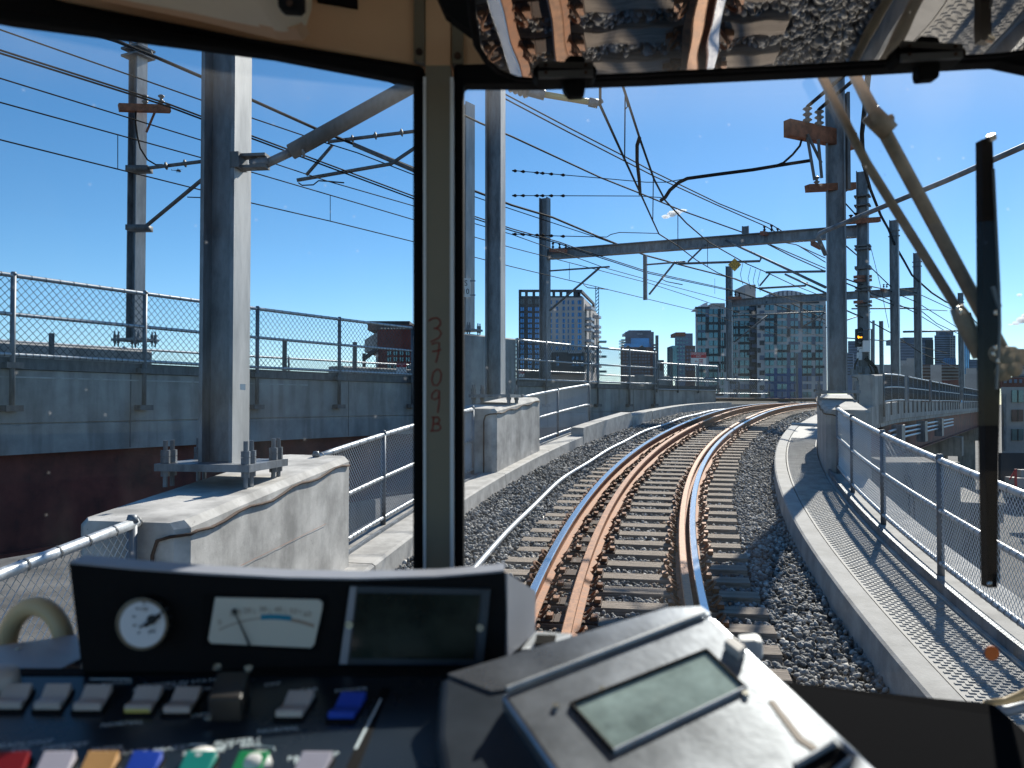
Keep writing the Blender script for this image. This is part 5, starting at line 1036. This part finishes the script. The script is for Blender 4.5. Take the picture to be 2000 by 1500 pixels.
c = GW(1929, 272, .048); part("tip", MB().tube([c, c + Vector((.008, 0, .003))], .0045, 8).tube([GW(1932, 1138, .047), GW(1934, 1140, .047)], .003, 8), M['brass'], bd)
m_ = MB()
for px, py, r_ in ((1938, 692, .011), (1954, 702, .013), (1970, 708, .012), (1950, 728, .011), (1966, 694, .010), (1984, 702, .008), (1972, 722, .009)): a = GW(px, py, .06); m_.tube([a + Vector((0, -.012, 0)), a + Vector((0, .014, .003))], r_, 10)
m_.box(GW(1990, 692, .06), (.02, .012, .012)); part("pivot", m_, M['wiper'], wp, True)
m_ = MB()
for px, py in ((1941, 612), (1941, 680), (1937, 692), (1946, 706), (1868, 604), (1873, 611)): a = GW(px, py, .044); m_.tube([a, a + Vector((.003, -.002, .001))], .0035, 8)
part("pivot_bolt", m_, M['brass'], wp, True)

c = G(1938, 1276, .006); solo("orange_reflection", MB().tube([c, c + Vector((0, .0012, 0))], .0083, 20), mat("orange_reflection_tone", (0.75, 0.20, 0.05), 0.6), "small round orange reflection painted on the windscreen at lower right", "sticker", loc=c)  # flat orange disc stands in for a reflection in the glass
# ------------------------------------------------------------------ instrument panel
ip = thing("instrument_panel", "black hooded instrument panel with two dials and a dark display", "instrument panel", P(560, 1300, .64))
FR = [(135, 1101), (260, 1113), (400, 1123), (560, 1131), (700, 1133), (850, 1129), (960, 1120), (985, 1117), (988, 1200), (985, 1286), (975, 1312), (160, 1312)]
BK = [(178, 1150), (260, 1156), (400, 1162), (560, 1168), (700, 1168), (850, 1164), (1000, 1160), (1042, 1155), (1042, 1195), (1040, 1238), (1010, 1285), (190, 1285)]
dF = lambda px: .60 + .05 * px / 1000
m_ = MB(); n = len(FR); fp = [P(x, y, dF(x)) for x, y in FR]; bp_ = [P(x, y, .76) for x, y in BK]
m_.v += [tuple(p) for p in fp + bp_]; m_.f += [tuple(range(n)), tuple(range(2 * n - 1, n - 1, -1))] + [(i, n + i, n + (i + 1) % n, (i + 1) % n) for i in range(n)]; m_.m += [0] * (n + 2)
hs = part("hood", m_, M['black'], ip)
m_ = MB(); top = [P(x, y, dF(x) - .001) for x, y in FR[:8]]; bk2 = [Vector((p.x, p.y + .022, p.z + .001)) for p in top]
for i in range(7): m_.hexa([top[i], top[i + 1], bk2[i + 1], bk2[i], top[i] + Vector((0, 0, .0016)), top[i + 1] + Vector((0, 0, .0016)), bk2[i + 1] + Vector((0, 0, .0016)), bk2[i] + Vector((0, 0, .0016))])
part("hood_reflection_strip", m_, M['grey_panel'], ip)  # grey tone paints the sky's reflection along the black hood's top edge
m_ = MB().slab([P(986, 1119, .652), P(1042, 1155, .758), P(1041, 1237, .758), P(987, 1284, .652)], (.002, 0, 0)); part("side_cheek", m_, M['grey_panel'], ip)
def face(px, py, dd=0.0): return P(px, py, dF(px) + dd)
ga_ = part("pressure_gauge", MB().tube([face(292, 1210, .002), face(292, 1210, .002) + Vector((0, -.013, 0))], .0192, 28).tube([face(292, 1210, .002) + Vector((0, -.013, 0)), face(292, 1210, .002) + Vector((0, -.0135, 0))], [.0192, .0178], 28, 1), [M['rubber'], M['wiper']], ip, label="round white pressure gauge in a black bezel")
q = face(292, 1210, .002) + Vector((.0010, -.0136, 0)); m_ = MB().tube([q, q + Vector((0, -.0006, 0))], .0166, 28); part("dial", m_, M['dial_white'], ga_)
m_ = MB()
for k in range(11):
    a = R_(225 - 27 * k); c = face(297, 1210, -.0134); u = Vector((math.cos(a), 0, math.sin(a))); m_.tube([c + u * .0125, c + u * .0145], .0005, 4)
c = face(297, 1210, -.0142); m_.tube([face(273, 1226, -.0145), face(327, 1188, -.0145)], [.0008, .0006], 5); m_.tube([face(283, 1222, -.0142), face(312, 1202, -.0142)], .0018, 6); m_.tube([c, c + Vector((0, -.001, 0))], .0035, 10); m_.text("120", face(281, 1190, -.0134), (.0042, 0, 0), (0, 0, .0042)); m_.text("psi", face(297, 1232, -.0134), (.005, 0, 0), (0, 0, .005))
part("needle", m_, M['ink'], ga_)
sp_ = part("speedometer", MB().slab([face(x, y, -.001) for x, y in ((396, 1160), (640, 1164), (640, 1190), (622, 1274), (396, 1264))], (0, .004, 0)), M['rubber'], ip, label="cream speedometer dial with a blue green band")
bev(part("dial", MB().slab([face(x, y, -.003) for x, y in ((420, 1167), (622, 1171), (630, 1177), (629, 1190), (614, 1258), (608, 1266), (412, 1257), (406, 1250))], (0, .0015, 0)), M['dial'], sp_), .0006)
m_ = MB(); cx_, cy_ = 530, 1440
def arc(a0, a1, r0, r1, mi):
    o = len(m_.v); k = 8
    for i in range(k + 1):
        a = R_(a0 + (a1 - a0) * i / k)
        for r_ in (r0, r1): m_.v.append(tuple(face(cx_ + r_ * math.sin(a), cy_ - r_ * math.cos(a), -.0034)))
    for i in range(k): m_.f.append((o + 2 * i, o + 2 * i + 1, o + 2 * i + 3, o + 2 * i + 2)); m_.m.append(mi)
arc(-5, 9.5, 230, 240, 0); arc(9.5, 21, 229, 236, 1); arc(-26, -5, 232, 234.5, 1)
part("scale_band", m_, [M['teal_bar'], M['tan_bar']], sp_)
m_ = MB()
for tx, px, py in (("0", 429, 1216), ("10", 455, 1201), ("20", 483, 1193), ("30", 513, 1190), ("40", 543, 1191), ("50", 573, 1194), ("60", 600, 1200)): m_.text(tx, face(px, py, -.0036), (.0060, 0, 0), (0, 0, .0060), 0)
for px in (469, 498, 528, 558, 587): m_.tube([face(px, 1200, -.0036), face(px - 1.5, 1190, -.0036)], .0002, 4)
part("numerals", m_, M['tan_bar'], sp_); part("needle", MB().tube([face(487, 1260, -.005), face(458, 1195, -.005)], [.0009, .0004], 5).tube([face(460, 1199, -.0052), face(456, 1190, -.0052)], .0016, 6), M['ink'], sp_)
ds = part("display", MB().slab([face(x, y, -.004) for x, y in ((684, 1145), (958, 1151), (944, 1300), (662, 1298))], (0, .008, 0)), M['silver_dark'], ip, label="dark rectangular display with a grey frame and two screws")
part("frame_strip", MB().slab([face(x, y, -.0055) for x, y in ((684, 1146), (696, 1146), (678, 1297), (663, 1297))], (0, .002, 0)), M['grey_panel'], ds); part("frame_strip", MB().slab([face(x, y, -.0055) for x, y in ((942, 1152), (957, 1152), (943, 1299), (930, 1299))], (0, .002, 0)), M['silver_dark'], ds)
part("screen", MB().slab([face(x, y, -.0052) for x, y in ((698, 1158), (938, 1162), (926, 1288), (684, 1286))], (0, .001, 0)), M['screen'], ds)
for px, py in ((683, 1219), (938, 1225)): c = face(px, py, -.0058); part("screw", MB().tube([c, c + Vector((0, -.0025, 0))], .003, 10), M['brass'], ds)

# ------------------------------------------------------------------ switch console
Q0, Q1, Q2 = P(0, 1310, .62), P(700, 1310, .62), P(350, 1500, .505)
KN = (Q1 - Q0).cross(Q2 - Q0).normalized(); KN = KN if KN.z > 0 else -KN
def K(px, py, up=0.0):
    r = ray(px, py); t_ = (Q0 - EYE).dot(KN) / r.dot(KN); return EYE + r * t_ + KN * up
co = thing("switch_console", "sloping dark blue control console with rows of coloured rocker switches", "control console", K(350, 1400))
part("plate", MB().slab([K(-250, 1322), K(1010, 1322), K(860, 1900), K(-250, 1900)], -KN * .03), M['console'], co)
part("rear_strip", MB().slab([K(-250, 1305), K(1010, 1305), K(1010, 1318), K(-250, 1318)], -KN * .02), M['black'], co)
part("panel_seam", MB().slab([K(742, 1366, .0006), K(746, 1366, .0006), K(697, 1464, .0006), K(692, 1464, .0006)], -KN * .0008).slab([K(745, 1345, .0004), K(762, 1345, .0004), K(700, 1500, .0004), K(640, 1700, .0004), K(600, 1700, .0004), K(676, 1500, .0004)], -KN * .0006, 1), [M['print'], M['rubber']], co)
VD = (K(207, 1345) - K(178, 1393)).normalized(); UD = KN.cross(VD); UD = UD if UD.x > 0 else -UD
def rocker(px, py, w_, mt, label, vlen=.025, extra=None):
    VD = (K(px + 33, py - 48) - K(px, py)).normalized(); a = K(px, py); b_ = K(px + w_, py); u = b_ - a; prof = [(0, 0), (0, .0055), (.10, .0063), (.42, .0036), (.55, .0034), (1.0, .0075), (1.03, .0065), (1.03, 0)]
    m_ = MB(); o = 0
    for s_ in (0, 1): m_.v += [tuple(a + u * s_ + VD * (vlen * q) + KN * h_) for q, h_ in prof]
    k = len(prof); m_.f += [tuple(range(k)), tuple(range(2 * k - 1, k - 1, -1))] + [(i, k + i, k + (i + 1) % k, (i + 1) % k) for i in range(k)]; m_.m += [0] * (k + 2)
    s = bev(part("rocker_switch", m_, M[mt], co, label=label), .0008, 2)
    part("bezel", MB().slab([a + u * -.06 - VD * .002, a + u * 1.06 - VD * .002, a + u * 1.06 + VD * (vlen + .002), a + u * -.06 + VD * (vlen + .002)], KN * .002), M['black'], s)
    if extra: part("coloured_tape", MB().slab([a + u * .03 + KN * .0012 - VD * .0006, a + u * .97 + KN * .0012 - VD * .0006, a + u * .97 + KN * .0045 - VD * .0006, a + u * .03 + KN * .0045 - VD * .0006], -VD * .0004), M[extra], s)
for px, py, w_, mt, lab, ex in ((-14, 1390, 56, 'sw_white', "ivory rocker at the left end of the upper row", None), (66, 1391, 52, 'sw_white', "second ivory rocker of the upper row", None), (143, 1393, 54, 'sw_white', "third ivory rocker of the upper row", None), (243, 1396, 52, 'sw_white', "ivory rocker with a yellow strip", 'sw_yellow'), (319, 1398, 52, 'sw_white', "ivory rocker right of the yellow striped one", None), (538, 1406, 52, 'sw_white', "lone ivory rocker beside the blue one", None), (640, 1409, 51, 'sw_blue', "bright blue rocker at the right of the upper row", None)): rocker(px, py, w_, mt, lab, extra=ex)
for px, w_, mt, lab in ((-45, 66, 'sw_red', "dark red rocker"), (44, 66, 'sw_lilac', "pale lilac rocker"), (130, 64, 'sw_tan', "orange tan rocker"), (218, 60, 'sw_blue', "blue rocker of the lower row"), (322, 62, 'sw_teal', "teal green rocker"), (425, 62, 'sw_green', "bright green rocker"), (548, 62, 'sw_lilac', "pale rocker at the right of the lower row")): rocker(px, 1552, w_, mt, lab, .031)
for px, py in ((392, 1487), (498, 1495)):
    c = K(px, py); part("indicator_lamp", MB().tube([c, c + KN * .004, c + KN * .007], [.0105, .0095, .003], 14), M['white'], co, True)
a = K(408, 1412); b_ = K(474, 1412); u = b_ - a; m_ = MB(); m_.hexa([a, b_, b_ + VD * .036, a + VD * .036, a + KN * .018, b_ + KN * .018, b_ + VD * .036 + KN * .018, a + VD * .036 + KN * .018]); gd = bev(part("switch_guard", m_, M['sw_black'], co), .002)
for q in (a + KN * .02 + VD * .036, b_ + KN * .02 + VD * .034, a + KN * .004 - VD * .001): part("screw", MB().tube([q, q + KN * .002], .003, 8), M['brass'], gd)
c = K(0, 1345); part("push_button", MB().tube([c, c + KN * .012, c + KN * .016], [.014, .013, .007], 16), M['sw_white'], co, True, label="round cream push button at the left edge")
def lab_(tx, px, py, k=.0066): part("printed_legend", MB().text(tx, K(px, py, .0006), UD * k, VD * k), M['print'], co)
for tx, px, py in (("HEADLIGHT", 44, 1455), ("ON", 40, 1465), ("DEFROST", 127, 1459), ("ON", 122, 1468), ("WIPER", 210, 1464), ("ON", 205, 1472), ("TRACK BRAKE", 293, 1467), ("ON", 286, 1476), ("BUZZER /", 463, 1449), ("ALERT  BELL", 455, 1459), ("SPEAKER", 398, 1470), ("RESET", 494, 1474), ("PASS STOP", 612, 1479), ("REQST", 606, 1487), ("NORMAL", 239, 1415), ("OFF", 390, 1399), ("NORMAL", 544, 1427), ("BYPASS", 228, 1336), ("DOORS IN STATION", 365, 1334), ("MAN  AUTO", 312, 1345), ("ON", 404, 1347), ("OFF", 532, 1338), ("CAR", 603, 1349), ("POWER", 686, 1349)): lab_(tx, px, py)
for q in (((365, 1462), (370, 1456), (405, 1456)), ((500, 1459), (535, 1461), (536, 1468)), ((175, 1328), (255, 1328))): part("printed_bracket", MB().tube([K(*e_, .0006) for e_ in q], .0004, 4), M['print'], co)
m_ = MB().slab([P(-160, 1283, .74), P(60, 1252, .735), P(150, 1239, .73), P(158, 1286, .66), P(97, 1316, .622), P(-160, 1319, .622)], (0, 0, -.012)); sh = part("side_shelf", m_, M['grey_panel'], co, label="pale grey shelf left of the instrument panel"); c = P(35, 1271, .70); part("screw", MB().tube([c, c + Vector((0, 0, .002))], .0025, 8), M['brass'], sh)
hp = MB().tube([P(70 + 57 * math.cos(a), 1268 - 84 * math.sin(a), .755 - .012 * math.cos(a)) for a in [math.pi * (i / 20) * 1.16 - .25 for i in range(21)]], .0088, 12); solo("grab_handle", hp, M['tube_beige'], "tan plastic hoop handle standing behind the console's left corner", "handle", smooth=True, loc=P(70, 1290, .755))

# ------------------------------------------------------------------ ticket machine
tl_, az_ = R_(21), R_(4); DN = Vector((-math.sin(az_) * math.sin(tl_), -math.cos(az_) * math.sin(tl_), math.cos(tl_)))
D0 = P(1115, 1378, .52)
def DV(px, py, up=0.0):
    r = ray(px, py); return EYE + r * ((D0 - EYE).dot(DN) / r.dot(DN)) + DN * up
def DVo(px, py, up):   # seen at (px, py) on the plane lifted by up
    r = ray(px, py); return EYE + r * ((D0 + DN * up - EYE).dot(DN) / r.dot(DN))
fb = thing("ticket_machine", "silver ticket machine with a tilted grey green display, lower right", "ticket machine", DV(1300, 1400, -.08))
m_ = MB().slab([DVo(x, y, -.012) for x, y in ((858, 1322), (1302, 1185), (1372, 1182), (1400, 1208), (1560, 1350), (1870, 1640), (1180, 1760), (905, 1760), (850, 1440))], -DN * .075); bev(part("case", m_, [M['silver_dark']], fb), .006, 3)
m_ = MB().slab([DVo(x, y, -.0108) for x, y in ((874, 1316), (1303, 1187), (1368, 1184), (1388, 1198), (1380, 1203), (985, 1346), (960, 1350))], -DN * .002); part("rear_bevel", m_, M['silver'], fb)
FP = [DV(x, y) for x, y in ((977, 1356), (1378, 1203), (1397, 1206), (1725, 1512), (1880, 1660), (1230, 1740), (1120, 1560))]
bev(part("face_plate", MB().slab(FP, -DN * .013), M['silver'], fb), .004, 3)
lc = part("display", MB().slab([DV(x, y, .0006) for x, y in ((1115, 1378), (1380, 1272), (1456, 1346), (1198, 1470))], -DN * .001), M['lcd'], fb)
m_ = MB(); q = [(1115, 1378), (1380, 1272), (1456, 1346), (1198, 1470)]
for i in range(4): m_.tube([DV(*q[i], .001), DV(*q[(i + 1) % 4], .001)], .0014, 6, 0 if i != 2 else 1)
part("bezel", m_, [M['rubber'], M['galv_bright']], lc)
m_ = MB().hexa([DV(x, y) for x, y in ((1412, 1268), (1442, 1292), (1457, 1280), (1428, 1257))] + [DV(x, y) + DN * .007 for x, y in ((1412, 1268), (1442, 1292), (1457, 1280), (1428, 1257))]); bev(part("push_button", m_, M['sw_white'], fb), .0012, 2)
sl2 = part("ticket_slot", MB().slab([DV(x, y, .0008) for x, y in ((1548, 1500), (1628, 1452), (1664, 1482), (1600, 1540), (1560, 1560))], -DN * .001), M['rubber'], fb); part("slot_edge", MB().tube([DV(1552, 1502, .002), DV(1627, 1458, .002)], .0022, 6).tube([DV(1610, 1528, .002), DV(1660, 1486, .002)], .0016, 6), M['galv'], sl2)
for px, py in ((1086, 1381), (1176, 1349), (1456, 1357)): c = DV(px, py, .0004); part("screw", MB().tube([c, c + DN * .0015], .0022, 8), M['brass'], fb)
part("bright_edge_strip", MB().tube([DV(990, 1349, .001), DV(1376, 1200, .001)], .0022, 8), M['galv_bright'], fb)  # bright strip added as the sunlit highlight along the face plate's edge
m_ = MB().slab([DV(x, y, .0005) for x, y in ((1500, 1370), (1512, 1368), (1568, 1440), (1600, 1462), (1586, 1466), (1556, 1446))], -DN * .0006); part("worn_tape", m_, M['tan_bar'], fb)
m_ = MB().slab([P(1440, 1250, .79), P(1476, 1247, .79), P(1491, 1252, .785), P(1492, 1290, .77), P(1478, 1292, .77)], (0.004, .02, .0)); bev(solo("white_cap", m_, M['white'], "small white block just behind the ticket machine's button corner", "cap"), .004)
m_ = MB().slab([P(1018, 1268, .70), P(1047, 1233, .72), P(1118, 1238, .72), P(1100, 1262, .70)], (0, 0, -.02)); bk_ = solo("mount_bracket", m_, M['alu'], "small grey bracket with a dark hole behind the ticket machine", "bracket")
part("hole", MB().slab([P(1048, 1239, .712), P(1086, 1240, .712), P(1082, 1258, .70), P(1044, 1258, .70)], (0, 0, -.003)), M['rubber'], bk_)

# ------------------------------------------------------------------ groups of repeats
GR = {"pole": "steel catenary poles", "fence": "chain-link fences", "plinth": "concrete plinths", "wire": "overhead wires", "rail": "rails", "post": "steel posts", "cantilever": "cantilever arms", "gantry": "catenary gantries", "sign": "signs", "cabinet": "equipment cabinets", "building": "city buildings", "cloud": "small clouds", "viaduct": "railway viaducts"}
for o in bpy.data.objects:
    if o.parent is None and o.get('category') in GR and not o.get('group'): o['group'] = GR[o['category']]
